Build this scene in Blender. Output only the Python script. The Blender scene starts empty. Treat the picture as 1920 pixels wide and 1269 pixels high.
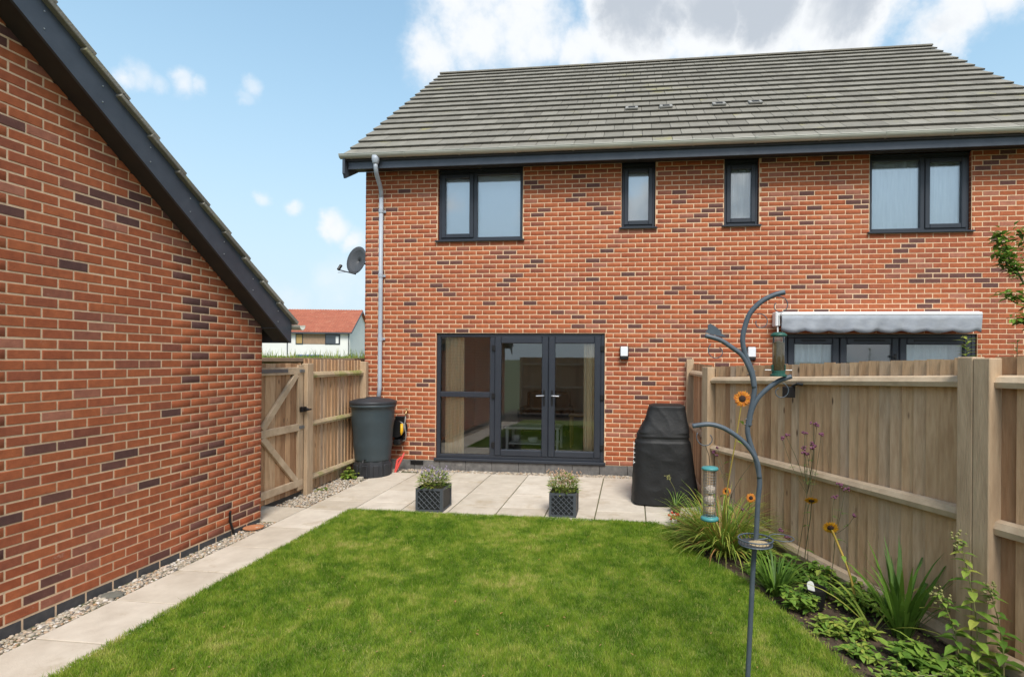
import bpy, math, random
import numpy as np
from mathutils import Vector, Matrix
random.seed(7); rng = np.random.default_rng(11)
R = math.radians
scene = bpy.context.scene
col = scene.collection

# ------------------------------------------------------------------ camera
CAM = Vector((3.8969, -8.7643, 1.6803)); YAW = 0.1215; ROLL = 0.0073
fwd = Vector((-math.sin(YAW), math.cos(YAW), 0)); rt0 = Vector((math.cos(YAW), math.sin(YAW), 0)); up0 = Vector((0, 0, 1))
rt = rt0 * math.cos(ROLL) + up0 * math.sin(ROLL); up = up0 * math.cos(ROLL) - rt0 * math.sin(ROLL)
cd = bpy.data.cameras.new('camera'); cam = bpy.data.objects.new('camera', cd); col.objects.link(cam)
cam.matrix_world = Matrix(((rt.x, up.x, -fwd.x, CAM.x), (rt.y, up.y, -fwd.y, CAM.y), (rt.z, up.z, -fwd.z, CAM.z), (0, 0, 0, 1)))
cd.sensor_fit = 'HORIZONTAL'; cd.sensor_width = 36; cd.lens = 1030.48 / 1920 * 36
cd.shift_x = (960 - 1059.1) / 1920; cd.shift_y = (673.76 - 634.5) / 1920
cd.clip_start = 0.05; cd.clip_end = 4000
scene.camera = cam

# ------------------------------------------------------------------ world, sun, exposure
SUN_EL, SUN_AZ = R(52), R(160)          # azimuth clockwise from +Y
sd = Vector((math.sin(SUN_AZ) * math.cos(SUN_EL), math.cos(SUN_AZ) * math.cos(SUN_EL), math.sin(SUN_EL)))
w = bpy.data.worlds.new('World'); scene.world = w; w.use_nodes = True
wt = w.node_tree; wt.nodes.clear()
def wn(t, **k):
    n = wt.nodes.new(t)
    for a, b in k.items(): setattr(n, a, b)
    return n
def wl(a, b): wt.links.new(a, b)
wout = wn('ShaderNodeOutputWorld'); wbg = wn('ShaderNodeBackground'); wl(wbg.outputs[0], wout.inputs[0])
sky = wn('ShaderNodeTexSky', sky_type='NISHITA', sun_disc=False, sun_elevation=SUN_EL, sun_rotation=SUN_AZ, altitude=30, air_density=1.0, dust_density=1.2, ozone_density=1.5)
skm = wn('ShaderNodeVectorMath', operation='SCALE'); wl(sky.outputs[0], skm.inputs[0]); skm.inputs['Scale'].default_value = 0.145
tc = wn('ShaderNodeTexCoord')
nz = wn('ShaderNodeTexNoise'); nz.inputs['Scale'].default_value = 9; nz.inputs['Detail'].default_value = 9; nz.inputs['Roughness'].default_value = .62
wl(tc.outputs['Generated'], nz.inputs['Vector'])
nsub = wn('ShaderNodeVectorMath', operation='SUBTRACT'); wl(nz.outputs['Color'], nsub.inputs[0]); nsub.inputs[1].default_value = (.5, .5, .5)
nsc = wn('ShaderNodeVectorMath', operation='SCALE'); wl(nsub.outputs[0], nsc.inputs[0]); nsc.inputs['Scale'].default_value = .13
pd = wn('ShaderNodeVectorMath', operation='ADD'); wl(tc.outputs['Generated'], pd.inputs[0]); wl(nsc.outputs[0], pd.inputs[1])
nzs = wn('ShaderNodeTexNoise'); nzs.inputs['Scale'].default_value = 17; nzs.inputs['Detail'].default_value = 8; nzs.inputs['Roughness'].default_value = .6; wl(tc.outputs['Generated'], nzs.inputs['Vector'])
ns1 = wn('ShaderNodeVectorMath', operation='SUBTRACT'); wl(nzs.outputs['Color'], ns1.inputs[0]); ns1.inputs[1].default_value = (.5, .5, .5)
ns2 = wn('ShaderNodeVectorMath', operation='SCALE'); wl(ns1.outputs[0], ns2.inputs[0]); ns2.inputs['Scale'].default_value = .05
pds = wn('ShaderNodeVectorMath', operation='ADD'); wl(tc.outputs['Generated'], pds.inputs[0]); wl(ns2.outputs[0], pds.inputs[1])
# cumulus heads: direction, radius, weight
def skydir(az, el): return (math.sin(R(az)) * math.cos(R(el)), math.cos(R(az)) * math.cos(R(el)), math.sin(R(el)))
CLOUDS = [(-20.2, 27.8, .085, .62), (-16, 29.2, .10, .66), (-17.5, 32.5, .11, .66), (-11, 31, .12, .68), (-5.5, 29.8, .085, .62), (-12, 36, .13, .8), (0, 32.2, .13, 1), (6.5, 33, .15, 1.1), (13.6, 31.6, .14, 1.1), (20.5, 30.6, .13, 1), (9.3, 29.8, .045, .6), (14, 28.5, .07, .7), (21, 27.5, .08, .75), (27.5, 27.2, .09, .68), (27.8, 24.8, .05, .6), (32, 29.5, .09, .7), (39, 31, .10, .7), (4, 44, .24, 1), (20, 44, .24, 1), (-8, 44, .18, .8), (34, 40, .16, .9),
          (-45.2, 21.7, .034, .5), (-44, 21.6, .026, .42), (-42, 22.1, .034, .5), (-40.6, 22.2, .022, .4), (-36.9, 23.2, .028, .42), (-37.4, 22.4, .02, .34), (-24.5, 20.5, .03, .28), (-36.1, 14.3, .024, .5), (-33.3, 13.7, .026, .55), (-29.8, 12.4, .038, .6), (-28.3, 11.6, .036, .6), (-29, 7.2, .09, .3), (-34, 6, .08, .26), (-25, 6, .1, .3)]
acc = None
for az, el, rad, wgt in CLOUDS:
    dn = wn('ShaderNodeVectorMath', operation='DISTANCE'); wl((pds if rad < .05 else pd).outputs[0], dn.inputs[0]); dn.inputs[1].default_value = skydir(az, el)
    mr = wn('ShaderNodeMapRange'); mr.inputs['From Min'].default_value = rad; mr.interpolation_type = 'SMOOTHSTEP'; mr.inputs['From Max'].default_value = rad * .12; mr.inputs['To Max'].default_value = wgt; wl(dn.outputs['Value'], mr.inputs['Value'])
    if acc is None: acc = mr.outputs[0]
    else:
        mx = wn('ShaderNodeMath', operation='MAXIMUM'); wl(acc, mx.inputs[0]); wl(mr.outputs[0], mx.inputs[1]); acc = mx.outputs[0]
# the same broken cumulus all round the rest of the sky
nz2 = wn('ShaderNodeTexNoise'); nz2.inputs['Scale'].default_value = 3.2; nz2.inputs['Detail'].default_value = 9; nz2.inputs['Roughness'].default_value = .58
wl(tc.outputs['Generated'], nz2.inputs['Vector'])
mr2 = wn('ShaderNodeMapRange'); mr2.inputs['From Min'].default_value = .5; mr2.inputs['From Max'].default_value = .64; wl(nz2.outputs['Fac'], mr2.inputs['Value'])
sx = wn('ShaderNodeSeparateXYZ'); wl(tc.outputs['Generated'], sx.inputs[0])
mr3 = wn('ShaderNodeMapRange'); mr3.inputs['From Min'].default_value = .55; mr3.inputs['From Max'].default_value = .2; wl(sx.outputs['Y'], mr3.inputs['Value'])
mm = wn('ShaderNodeMath', operation='MULTIPLY'); wl(mr2.outputs[0], mm.inputs[0]); wl(mr3.outputs[0], mm.inputs[1])
mx = wn('ShaderNodeMath', operation='MAXIMUM'); wl(acc, mx.inputs[0]); wl(mm.outputs[0], mx.inputs[1]); acc = mx.outputs[0]
nzc = wn('ShaderNodeTexNoise'); nzc.inputs['Scale'].default_value = 5.5; nzc.inputs['Detail'].default_value = 10; nzc.inputs['Roughness'].default_value = .6; nzc.inputs['Distortion'].default_value = .6; wl(tc.outputs['Generated'], nzc.inputs['Vector'])
mrc = wn('ShaderNodeMapRange'); mrc.inputs['From Min'].default_value = .3; mrc.inputs['From Max'].default_value = .7; mrc.inputs['To Min'].default_value = .62; mrc.inputs['To Max'].default_value = 1.15; wl(nzc.outputs['Fac'], mrc.inputs['Value'])
cfac = wn('ShaderNodeMath', operation='MULTIPLY'); wl(acc, cfac.inputs[0]); wl(mrc.outputs[0], cfac.inputs[1])
mre = wn('ShaderNodeMapRange'); mre.inputs['From Min'].default_value = .3; mre.inputs['From Max'].default_value = .66; mre.inputs['To Min'].default_value = .62; mre.inputs['To Max'].default_value = 1.15; wl(nzs.outputs['Fac'], mre.inputs['Value'])
efac = wn('ShaderNodeMath', operation='MULTIPLY'); wl(acc, efac.inputs[0]); wl(mre.outputs[0], efac.inputs[1])
crm = wn('ShaderNodeValToRGB'); wl(cfac.outputs[0], crm.inputs[0]); crm.color_ramp.interpolation = 'EASE'
e = crm.color_ramp.elements; e[0].position = .25; e[0].color = (.49, .515, .545, 1); e[1].position = 1; e[1].color = (.30, .33, .37, 1)
e = crm.color_ramp.elements.new(.58); e.color = (.51, .525, .54, 1)
msk = wn('ShaderNodeMapRange', interpolation_type='SMOOTHSTEP'); msk.inputs['From Min'].default_value = .08; msk.inputs['From Max'].default_value = .62; wl(efac.outputs[0], msk.inputs['Value'])
# pale haze towards the horizon
mrh = wn('ShaderNodeMapRange', interpolation_type='SMOOTHSTEP'); mrh.inputs['From Min'].default_value = .62; mrh.inputs['From Max'].default_value = .0; mrh.inputs['To Min'].default_value = .32; mrh.inputs['To Max'].default_value = .92; wl(sx.outputs['Z'], mrh.inputs['Value'])
mh = wn('ShaderNodeMix', data_type='RGBA'); wl(mrh.outputs[0], mh.inputs['Factor']); wl(skm.outputs[0], mh.inputs['A']); mhc = wn('ShaderNodeMix', data_type='RGBA'); wl(mrh.outputs[0], mhc.inputs['Factor']); mhc.inputs['A'].default_value = (.18, .41, .42, 1); mhc.inputs['B'].default_value = (.36, .425, .485, 1); wl(mhc.outputs['Result'], mh.inputs['B'])
mc = wn('ShaderNodeMix', data_type='RGBA'); wl(msk.outputs[0], mc.inputs['Factor']); wl(mh.outputs['Result'], mc.inputs['A']); wl(crm.outputs[0], mc.inputs['B'])
wl(mc.outputs['Result'], wbg.inputs[0]); wbg.inputs[1].default_value = 1.0
sl = bpy.data.lights.new('sun', 'SUN'); sl.energy = 1.95; sl.angle = R(22); sl.color = (1, .95, .87)
so = bpy.data.objects.new('sun', sl); col.objects.link(so); so.rotation_euler = sd.to_track_quat('Z', 'Y').to_euler()
vs = scene.view_settings; vs.view_transform = 'Standard'; vs.look = 'None'; vs.gamma = 1; vs.exposure = 0.92; vs.use_curve_mapping = False

# ------------------------------------------------------------------ helpers
def gz(Y): return -.15 + .0145 * Y
def tag(o, label=None, cat=None, group=None, kind=None):
    if label: o['label'] = label
    if cat: o['category'] = cat
    if group: o['group'] = group
    if kind: o['kind'] = kind
    return o
def empty(name, loc, label, cat, group=None):
    o = bpy.data.objects.new(name, None); col.objects.link(o); o.location = loc; o.empty_display_size = .1
    return tag(o, label, cat, group)
def put_under(o, parent):
    o.parent = parent
    if parent.type == 'EMPTY': o.matrix_parent_inverse = Matrix.Translation(-parent.location)
class MB:
    def __init__(s): s.v = []; s.f = []; s.t = []
    def add(s, vs, fs, tone=0.0):
        b = len(s.v); s.v += [tuple(q) for q in vs]; s.f += [tuple(b + i for i in f) for f in fs]; s.t += [tone] * len(vs)
    def box(s, x0, x1, y0, y1, z0, z1, tone=0.0, M=None):
        vs = [Vector(q) for q in ((x0,y0,z0),(x1,y0,z0),(x1,y1,z0),(x0,y1,z0),(x0,y0,z1),(x1,y0,z1),(x1,y1,z1),(x0,y1,z1))]
        if M is not None: vs = [M @ q for q in vs]
        s.add(vs, [(0,3,2,1),(4,5,6,7),(0,1,5,4),(1,2,6,5),(2,3,7,6),(3,0,4,7)], tone)
    def cbox(s, x0, x1, y0, y1, z0, z1, c=.004, M=None, tone=0.0):      # box with all edges chamfered
        X = (x0, x1); Y = (y0, y1); Z = (z0, z1); vs = []; idx = {}
        for i in (0, 1):
            for j in (0, 1):
                for k in (0, 1):
                    sx, sy, sz = (1, -1)[i], (1, -1)[j], (1, -1)[k]
                    for a in range(3):
                        q = [X[i] + sx * c, Y[j] + sy * c, Z[k] + sz * c]; q[a] = (X[i], Y[j], Z[k])[a]
                        idx[i, j, k, a] = len(vs); vs.append(Vector(q))
        fs = []
        for a in range(3):
            for s_ in (0, 1):
                o = [b for b in range(3) if b != a]; ring = []
                for p, q in ((0, 0), (1, 0), (1, 1), (0, 1)):
                    key = [0, 0, 0]; key[a] = s_; key[o[0]] = p; key[o[1]] = q; ring.append(idx[key[0], key[1], key[2], a])
                flip = (s_ == 0) ^ (a == 1)
                fs.append(tuple(reversed(ring)) if flip else tuple(ring))
        for a in range(3):
            o = [b for b in range(3) if b != a]
            for p in (0, 1):
                for q in (0, 1):
                    k0 = [0, 0, 0]; k1 = [0, 0, 0]; k0[o[0]] = k1[o[0]] = p; k0[o[1]] = k1[o[1]] = q; k1[a] = 1
                    fs.append((idx[(*k0, o[0])], idx[(*k1, o[0])], idx[(*k1, o[1])], idx[(*k0, o[1])]))
        for i in (0, 1):
            for j in (0, 1):
                for k in (0, 1): fs.append(tuple(idx[i, j, k, a] for a in range(3)))
        if M is not None: vs = [M @ q for q in vs]
        s.add(vs, fs, tone)
    def prism(s, poly, axis, a0, a1):                                   # polygon in the two other axes, swept along axis
        n = len(poly); vs = []
        for a in (a0, a1):
            for p, q in poly: vs.append({'x': (a, p, q), 'y': (p, a, q), 'z': (p, q, a)}[axis])
        s.add(vs, [tuple(range(n))[::-1], tuple(range(n, 2 * n))] + [(i, (i + 1) % n, n + (i + 1) % n, n + i) for i in range(n)])
    def tube(s, pts, r, seg=8, cap=True, tone=0.0):
        pts = [Vector(p) for p in pts]; n = len(pts); rs = r if isinstance(r, (list, tuple)) else [r] * n; vs = []; prev = None
        for i, p in enumerate(pts):
            t = (pts[min(i + 1, n - 1)] - pts[max(i - 1, 0)]).normalized()
            ref = Vector((0, 0, 1)) if abs(t.z) < .95 else Vector((0, 1, 0))
            if prev is not None: ref = prev
            a = t.cross(ref); 
            if a.length < 1e-5: a = t.cross(Vector((1, 0, 0)))
            a.normalize(); b = a.cross(t).normalized(); prev = b
            for k in range(seg): an = 2 * math.pi * k / seg; vs.append(p + (a * math.cos(an) + b * math.sin(an)) * rs[i])
        fs = [(i * seg + k, i * seg + (k + 1) % seg, (i + 1) * seg + (k + 1) % seg, (i + 1) * seg + k) for i in range(n - 1) for k in range(seg)]
        if cap: fs += [tuple(range(seg))[::-1], tuple(range((n - 1) * seg, n * seg))]
        s.add(vs, fs, tone)
    def lathe(s, prof, c, seg=24, cap=True, tone=0.0):                  # (radius, z) profile about vertical axis at c
        vs = [(c[0] + r_ * math.cos(2 * math.pi * k / seg), c[1] + r_ * math.sin(2 * math.pi * k / seg), c[2] + z_) for r_, z_ in prof for k in range(seg)]
        n = len(prof); fs = [(i * seg + k, i * seg + (k + 1) % seg, (i + 1) * seg + (k + 1) % seg, (i + 1) * seg + k) for i in range(n - 1) for k in range(seg)]
        if cap: fs += [tuple(range(seg))[::-1], tuple(range((n - 1) * seg, n * seg))]
        s.add(vs, fs, tone)
    def blade(s, base, azim, length, width, lean, droop, seg=4, tone=0.0, fold=.0):     # arching strap leaf
        p = Vector(base); el = math.pi / 2 - lean; vs = []; fs = []; side = Vector((-math.sin(azim), math.cos(azim), 0)); st = length / seg
        for i in range(seg + 1):
            u = i / seg; wv = width * (1 - u ** 2.2) * (.6 + .8 * min(u * 2, 1)) * .5 + .0004
            d = Vector((math.cos(azim) * math.cos(el), math.sin(azim) * math.cos(el), math.sin(el)))
            vs += [p - side * wv, p + side * wv]
            p = p + d * st; el -= droop / seg * (.5 + 1.2 * u)
        for i in range(seg): fs.append((2 * i, 2 * i + 1, 2 * i + 3, 2 * i + 2))
        s.add(vs, fs, tone)
    def leaf(s, base, direc, nrm, length, width, curl=.25, tone=0.0):   # pointed leaf, folded on its midrib, drooping tip
        d = Vector(direc).normalized(); n = Vector(nrm); n = (n - d * n.dot(d))
        n = n.normalized() if n.length > 1e-4 else d.orthogonal().normalized()
        sd_ = d.cross(n); b = Vector(base); rows = []
        for u, wv in ((0, .06), (.3, .9), (.6, .85), (1, 0)):
            c = b + d * (length * u) - n * (curl * length * u * u)
            rows.append((c - sd_ * width * .5 * wv + n * width * .12 * wv, c, c + sd_ * width * .5 * wv + n * width * .12 * wv))
        vs = [q for r_ in rows[:3] for q in r_] + [rows[3][1]]
        s.add(vs, [(0, 1, 4, 3), (1, 2, 5, 4), (3, 4, 7, 6), (4, 5, 8, 7), (6, 7, 9), (7, 8, 9)], tone)
    def ball(s, c, r, sub=0, sq=(1, 1, 1), jit=0.0, tone=0.0):
        t = (1 + 5 ** .5) / 2
        V = [Vector(q).normalized() for q in ((-1,t,0),(1,t,0),(-1,-t,0),(1,-t,0),(0,-1,t),(0,1,t),(0,-1,-t),(0,1,-t),(t,0,-1),(t,0,1),(-t,0,-1),(-t,0,1))]
        F = [(0,11,5),(0,5,1),(0,1,7),(0,7,10),(0,10,11),(1,5,9),(5,11,4),(11,10,2),(10,7,6),(7,1,8),(3,9,4),(3,4,2),(3,2,6),(3,6,8),(3,8,9),(4,9,5),(2,4,11),(6,2,10),(8,6,7),(9,8,1)]
        s.add([(c[0] + v.x * r * sq[0] * (1 + random.uniform(-jit, jit)), c[1] + v.y * r * sq[1] * (1 + random.uniform(-jit, jit)), c[2] + v.z * r * sq[2] * (1 + random.uniform(-jit, jit))) for v in V], F, tone)
    def mesh(s, name, off=(0, 0, 0)):
        me = bpy.data.meshes.new(name); me.from_pydata([(v[0] - off[0], v[1] - off[1], v[2] - off[2]) for v in s.v], [], s.f)
        if any(s.t):
            at = me.attributes.new('tone', 'FLOAT', 'POINT'); at.data.foreach_set('value', s.t)
        me.validate(); me.update(); return me
    def build(s, name, mat, parent=None, kind=None, smooth=False, origin=None):
        me = s.mesh(name, origin or (0, 0, 0)); me.materials.append(mat)
        if smooth: me.shade_smooth()
        o = bpy.data.objects.new(name, me); col.objects.link(o)
        if origin: o.location = origin
        if parent: put_under(o, parent)
        if kind: o['kind'] = kind
        return o
def one(name, mat, parent, *b, c=0, smooth=False, kind=None):
    m = MB(); m.cbox(*b, c=c) if c else m.box(*b); return m.build(name, mat, parent, smooth=smooth, kind=kind)
def fast_mesh(name, V, F, mat, parent=None, kind=None, tone=None, smooth=False):     # numpy arrays, all faces the same size
    me = bpy.data.meshes.new(name); nv, nf, k = len(V), len(F), F.shape[1]
    me.vertices.add(nv); me.vertices.foreach_set('co', np.asarray(V, np.float32).ravel())
    me.loops.add(nf * k); me.loops.foreach_set('vertex_index', np.asarray(F, np.int32).ravel())
    me.polygons.add(nf); me.polygons.foreach_set('loop_start', np.arange(0, nf * k, k, dtype=np.int32))
    if tone is not None:
        at = me.attributes.new('tone', 'FLOAT', 'POINT'); at.data.foreach_set('value', np.asarray(tone, np.float32))
    me.update(calc_edges=True); me.validate(); me.materials.append(mat)
    if smooth: me.shade_smooth()
    o = bpy.data.objects.new(name, me); col.objects.link(o)
    if parent: put_under(o, parent)
    if kind: o['kind'] = kind
    return o

# ------------------------------------------------------------------ materials
def mat(name, base, rough=.7, knots=None, var=None, scale=6, detail=5, bump=0, bscale=40, metal=0, spec=.4, ramp=None, tonesrc=None, coords='Object', stretch=None, trans=0, dirt=None, wave=None):
    m = bpy.data.materials.new(name); m.use_nodes = True; t = m.node_tree; b = t.nodes['Principled BSDF']
    def N(k, **a):
        n = t.nodes.new(k)
        for p, q in a.items(): setattr(n, p, q)
        return n
    L = t.links.new
    b.inputs['Roughness'].default_value = rough; b.inputs['Metallic'].default_value = metal; b.inputs['Specular IOR Level'].default_value = spec
    b.inputs['Base Color'].default_value = (*base, 1)
    co = N('ShaderNodeTexCoord').outputs[coords]
    if stretch:
        mp = N('ShaderNodeMapping'); mp.inputs['Scale'].default_value = stretch; L(co, mp.inputs['Vector']); co = mp.outputs[0]
    if tonesrc == 'OBJECT':                         # every piece its own stretch of grain
        oi = N('ShaderNodeObjectInfo'); sc_ = N('ShaderNodeMath', operation='MULTIPLY'); L(oi.outputs['Random'], sc_.inputs[0]); sc_.inputs[1].default_value = 60
        va = N('ShaderNodeVectorMath', operation='ADD'); L(co, va.inputs[0]); L(sc_.outputs[0], va.inputs[1]); co = va.outputs[0]
    out = None
    if ramp:                                        # colours along the per-piece tone
        a = N('ShaderNodeAttribute', attribute_name='tone', attribute_type=tonesrc or 'GEOMETRY')
        cr = N('ShaderNodeValToRGB'); L(a.outputs['Fac'], cr.inputs[0]); els = cr.color_ramp.elements
        els[0].position, els[0].color = ramp[0][0], (*ramp[0][1], 1); els[1].position, els[1].color = ramp[-1][0], (*ramp[-1][1], 1)
        for p, c in ramp[1:-1]: q = els.new(p); q.color = (*c, 1)
        out = cr.outputs[0]
    if var:
        nz = N('ShaderNodeTexNoise'); nz.inputs['Scale'].default_value = scale; nz.inputs['Detail'].default_value = detail; nz.inputs['Roughness'].default_value = .6; L(co, nz.inputs['Vector'])
        mr = N('ShaderNodeMapRange'); mr.inputs['From Min'].default_value = .3; mr.inputs['From Max'].default_value = .7; L(nz.outputs['Fac'], mr.inputs['Value'])
        mx = N('ShaderNodeMix', data_type='RGBA'); L(mr.outputs[0], mx.inputs['Factor'])
        if ramp:
            mx.blend_type = 'MULTIPLY'; mx.inputs['Factor'].default_value = 1; t.links.remove(mx.inputs['Factor'].links[0])
            c2 = N('ShaderNodeMix', data_type='RGBA'); L(mr.outputs[0], c2.inputs['Factor']); c2.inputs['A'].default_value = (1, 1, 1, 1); c2.inputs['B'].default_value = (*var, 1)
            L(out, mx.inputs['A']); L(c2.outputs['Result'], mx.inputs['B'])
        else: mx.inputs['A'].default_value = (*base, 1); mx.inputs['B'].default_value = (*var, 1)
        out = mx.outputs['Result']
    if dirt:                                        # (colour, scale, threshold)
        nd = N('ShaderNodeTexNoise'); nd.inputs['Scale'].default_value = dirt[1]; nd.inputs['Detail'].default_value = 8; nd.inputs['Roughness'].default_value = .7; L(co, nd.inputs['Vector'])
        md = N('ShaderNodeMapRange'); md.inputs['From Min'].default_value = dirt[2]; md.inputs['From Max'].default_value = dirt[2] + .14; L(nd.outputs['Fac'], md.inputs['Value'])
        mx = N('ShaderNodeMix', data_type='RGBA'); L(md.outputs[0], mx.inputs['Factor'])
        if out: L(out, mx.inputs['A'])
        else: mx.inputs['A'].default_value = (*base, 1)
        mx.inputs['B'].default_value = (*dirt[0], 1); out = mx.outputs['Result']
    if knots:
        mk = N('ShaderNodeMapping'); mk.inputs['Scale'].default_value = knots; L(co, mk.inputs['Vector']); vo_ = N('ShaderNodeTexVoronoi'); vo_.inputs['Scale'].default_value = 1; L(mk.outputs[0], vo_.inputs['Vector'])
        kr = N('ShaderNodeMapRange'); kr.inputs['From Min'].default_value = .125; kr.inputs['From Max'].default_value = .05; L(vo_.outputs['Distance'], kr.inputs['Value'])
        mx = N('ShaderNodeMix', data_type='RGBA'); L(kr.outputs[0], mx.inputs['Factor']); L(out, mx.inputs['A']); mx.inputs['B'].default_value = (.12, .07, .04, 1); out = mx.outputs['Result']
    if out: L(out, b.inputs['Base Color'])
    if bump:
        nb = N('ShaderNodeTexNoise'); nb.inputs['Scale'].default_value = bscale; nb.inputs['Detail'].default_value = 6; L(co, nb.inputs['Vector'])
        bp = N('ShaderNodeBump'); bp.inputs['Strength'].default_value = bump; bp.inputs['Distance'].default_value = .01; L(nb.outputs['Fac'], bp.inputs['Height']); L(bp.outputs[0], b.inputs['Normal'])
    if trans:
        b.inputs['Subsurface Weight'].default_value = 0
        tr = N('ShaderNodeBsdfTranslucent'); ms = N('ShaderNodeMixShader'); ms.inputs[0].default_value = trans
        if out: L(out, tr.inputs[0])
        else: tr.inputs[0].default_value = (*base, 1)
        L(b.outputs[0], ms.inputs[1]); L(tr.outputs[0], ms.inputs[2]); L(ms.outputs[0], t.nodes['Material Output'].inputs[0])
    return m
BR = [(0, (.37, .092, .036)), (.25, (.475, .135, .05)), (.5, (.41, .112, .047)), (.66, (.27, .085, .05)), (.74, (.36, .13, .078)), (.82, (.46, .175, .105)), (.895, (.31, .095, .052)), (.9, (.18, .072, .054)), (1, (.12, .056, .048))]
BRICK = mat('brick', (0, 0, 0), .85, var=(.72, .7, .72), scale=18, ramp=BR, bump=.35, bscale=120, dirt=((.56, .36, .27), 7, .655))
BRICK_O = mat('brick_piece', (0, 0, 0), .85, var=(.72, .7, .72), scale=18, ramp=BR, tonesrc='OBJECT', bump=.35, bscale=120, dirt=((.56, .36, .27), 7, .655))
MORTAR = mat('mortar', (.80, .57, .37), .95, var=(.64, .44, .28), scale=30, bump=.4, bscale=200)
PLINTH = mat('plinth_brick', (.05, .05, .055), .7, var=(.09, .085, .085), scale=14, bump=.2)
PLINTH2 = mat('plinth_render', (.10, .095, .09), .8, var=(.19, .18, .17), scale=9, bump=.3, dirt=((.28, .26, .24), 5, .6))
ANTH = mat('anthracite_frame', (.028, .033, .043), .38, var=(.034, .039, .05), scale=3)
FASC = mat('fascia_paint', (.05, .06, .078), .42, var=(.072, .084, .105), scale=5, dirt=((.09, .10, .12), 2.5, .62))
SOFF = mat('soffit_board', (.028, .026, .027), .6, var=(.045, .038, .034), scale=5)
BLACK = mat('black_plastic', (.012, .012, .013), .4)
STEEL = mat('satin_steel', (.6, .6, .6), .3, metal=1)
GUT = mat('gutter_metal', (.46, .46, .40), .4, var=(.56, .55, .47), scale=3, metal=.3)
PIPE = mat('downpipe_paint', (.36, .40, .45), .4, var=(.42, .46, .51), scale=4)
TILE = mat('roof_tile', (0, 0, 0), .85, var=(.78, .78, .76), scale=5, ramp=[(0, (.185, .168, .138)), (.5, (.245, .225, .186)), (1, (.31, .285, .238))], bump=.4, bscale=60, dirt=((.31, .28, .10), 1.1, .60))
TILE_O = mat('roof_tile_piece', (0, 0, 0), .85, var=(.78, .78, .76), scale=5, ramp=[(0, (.185, .168, .138)), (.5, (.245, .225, .186)), (1, (.31, .285, .238))], tonesrc='OBJECT', bump=.4, bscale=60, dirt=((.31, .28, .10), 1.1, .60), coords='Object')
VENT = mat('vent_tile', (.25, .24, .22), .8)
WOOD = mat('fence_wood', (0, 0, 0), .85, var=(.72, .66, .60), scale=4.5, ramp=[(0, (.36, .205, .11)), (.3, (.55, .345, .195)), (.7, (.63, .43, .26)), (1, (.53, .40, .29))], tonesrc='OBJECT', stretch=(7, 7, .9), knots=(1.3, 1.3, 3.2), bump=.35, bscale=14, dirt=((.27, .17, .095), 1.5, .60))
WOODM = mat('mossy_rail_wood', (.52, .40, .25), .9, var=(.36, .27, .17), scale=7, bump=.3, bscale=30, dirt=((.23, .24, .06), 2.6, .50))
WOODR = mat('weathered_rail_wood', (.59, .455, .31), .88, var=(.42, .305, .20), scale=6, bump=.35, bscale=30, dirt=((.44, .38, .24), 3, .60))
POSTM = mat('post_wood', (.54, .395, .255), .88, var=(.38, .265, .165), scale=3, stretch=(6, 6, 1), bump=.35, bscale=14, dirt=((.40, .34, .21), 2.4, .60))
SLAB = mat('paving_slab', (0, 0, 0), .9, var=(.80, .78, .76), scale=4.5, ramp=[(0, (.55, .48, .385)), (.5, (.61, .54, .445)), (1, (.65, .58, .485))], tonesrc='OBJECT', bump=.25, bscale=90, dirt=((.42, .34, .24), 2.2, .57))
JOINT = mat('joint_moss', (.15, .13, .08), .95, var=(.09, .11, .04), scale=14)
SOIL = mat('soil', (.055, .036, .024), .95, var=(.10, .068, .045), scale=16, bump=.8, bscale=60)
TURF = mat('turf_base', (.12, .17, .025), .95, var=(.19, .21, .05), scale=4, bump=.5)
FIELD = mat('ground_far', (.09, .12, .04), .95, var=(.15, .15, .06), scale=.3)
GRASS = mat('grass', (0, 0, 0), .6, ramp=[(0, (.09, .19, .010)), (.35, (.19, .315, .022)), (.65, (.315, .405, .045)), (1, (.55, .50, .16))], trans=.3, spec=.25)
PEB = mat('pebble', (0, 0, 0), .7, ramp=[(0, (.18, .165, .155)), (.3, (.42, .35, .25)), (.6, (.60, .53, .43)), (.8, (.46, .28, .15)), (1, (.78, .74, .68))], var=(.75, .75, .75), scale=40)
GRAVB = mat('gravel_bed', (.27, .225, .165), .95, var=(.16, .13, .10), scale=60, bump=1, bscale=90)
LEAFM = [(0, (.055, .12, .018)), (.4, (.125, .235, .032)), (.7, (.24, .36, .055)), (1, (.46, .45, .09))]
LEAF = mat('leaf', (0, 0, 0), .5, ramp=LEAFM, trans=.3, spec=.35)
STRAW = mat('dry_leaf', (0, 0, 0), .6, ramp=[(0, (.30, .21, .09)), (1, (.45, .24, .08))], trans=.25)
STEM = mat('stem', (.13, .17, .05), .6, var=(.22, .19, .07), scale=8)
DSTEM = mat('dark_stem', (.075, .10, .045), .6, var=(.12, .09, .05), scale=8)
YSTEM = mat('yellow_stem', (.42, .27, .05), .6, var=(.32, .28, .06), scale=8)
PURP = mat('purple_flower', (.13, .04, .075), .7, var=(.21, .075, .13), scale=60)
LAV = mat('lavender_flower', (.27, .21, .33), .7, var=(.40, .34, .42), scale=60)
ROSE = mat('faded_pink_flower', (.46, .22, .15), .7, var=(.55, .42, .28), scale=60)
PETAL = mat('sunflower_petal', (.72, .30, .02), .6, var=(.45, .10, .01), scale=30, trans=.2)
YPETAL = mat('yellow_petal', (.75, .42, .02), .6, var=(.70, .30, .02), scale=30, trans=.2)
REDF = mat('red_flower', (.55, .025, .02), .6)
DISC = mat('flower_disc', (.045, .022, .014), .9, bump=.8, bscale=200)
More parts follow.
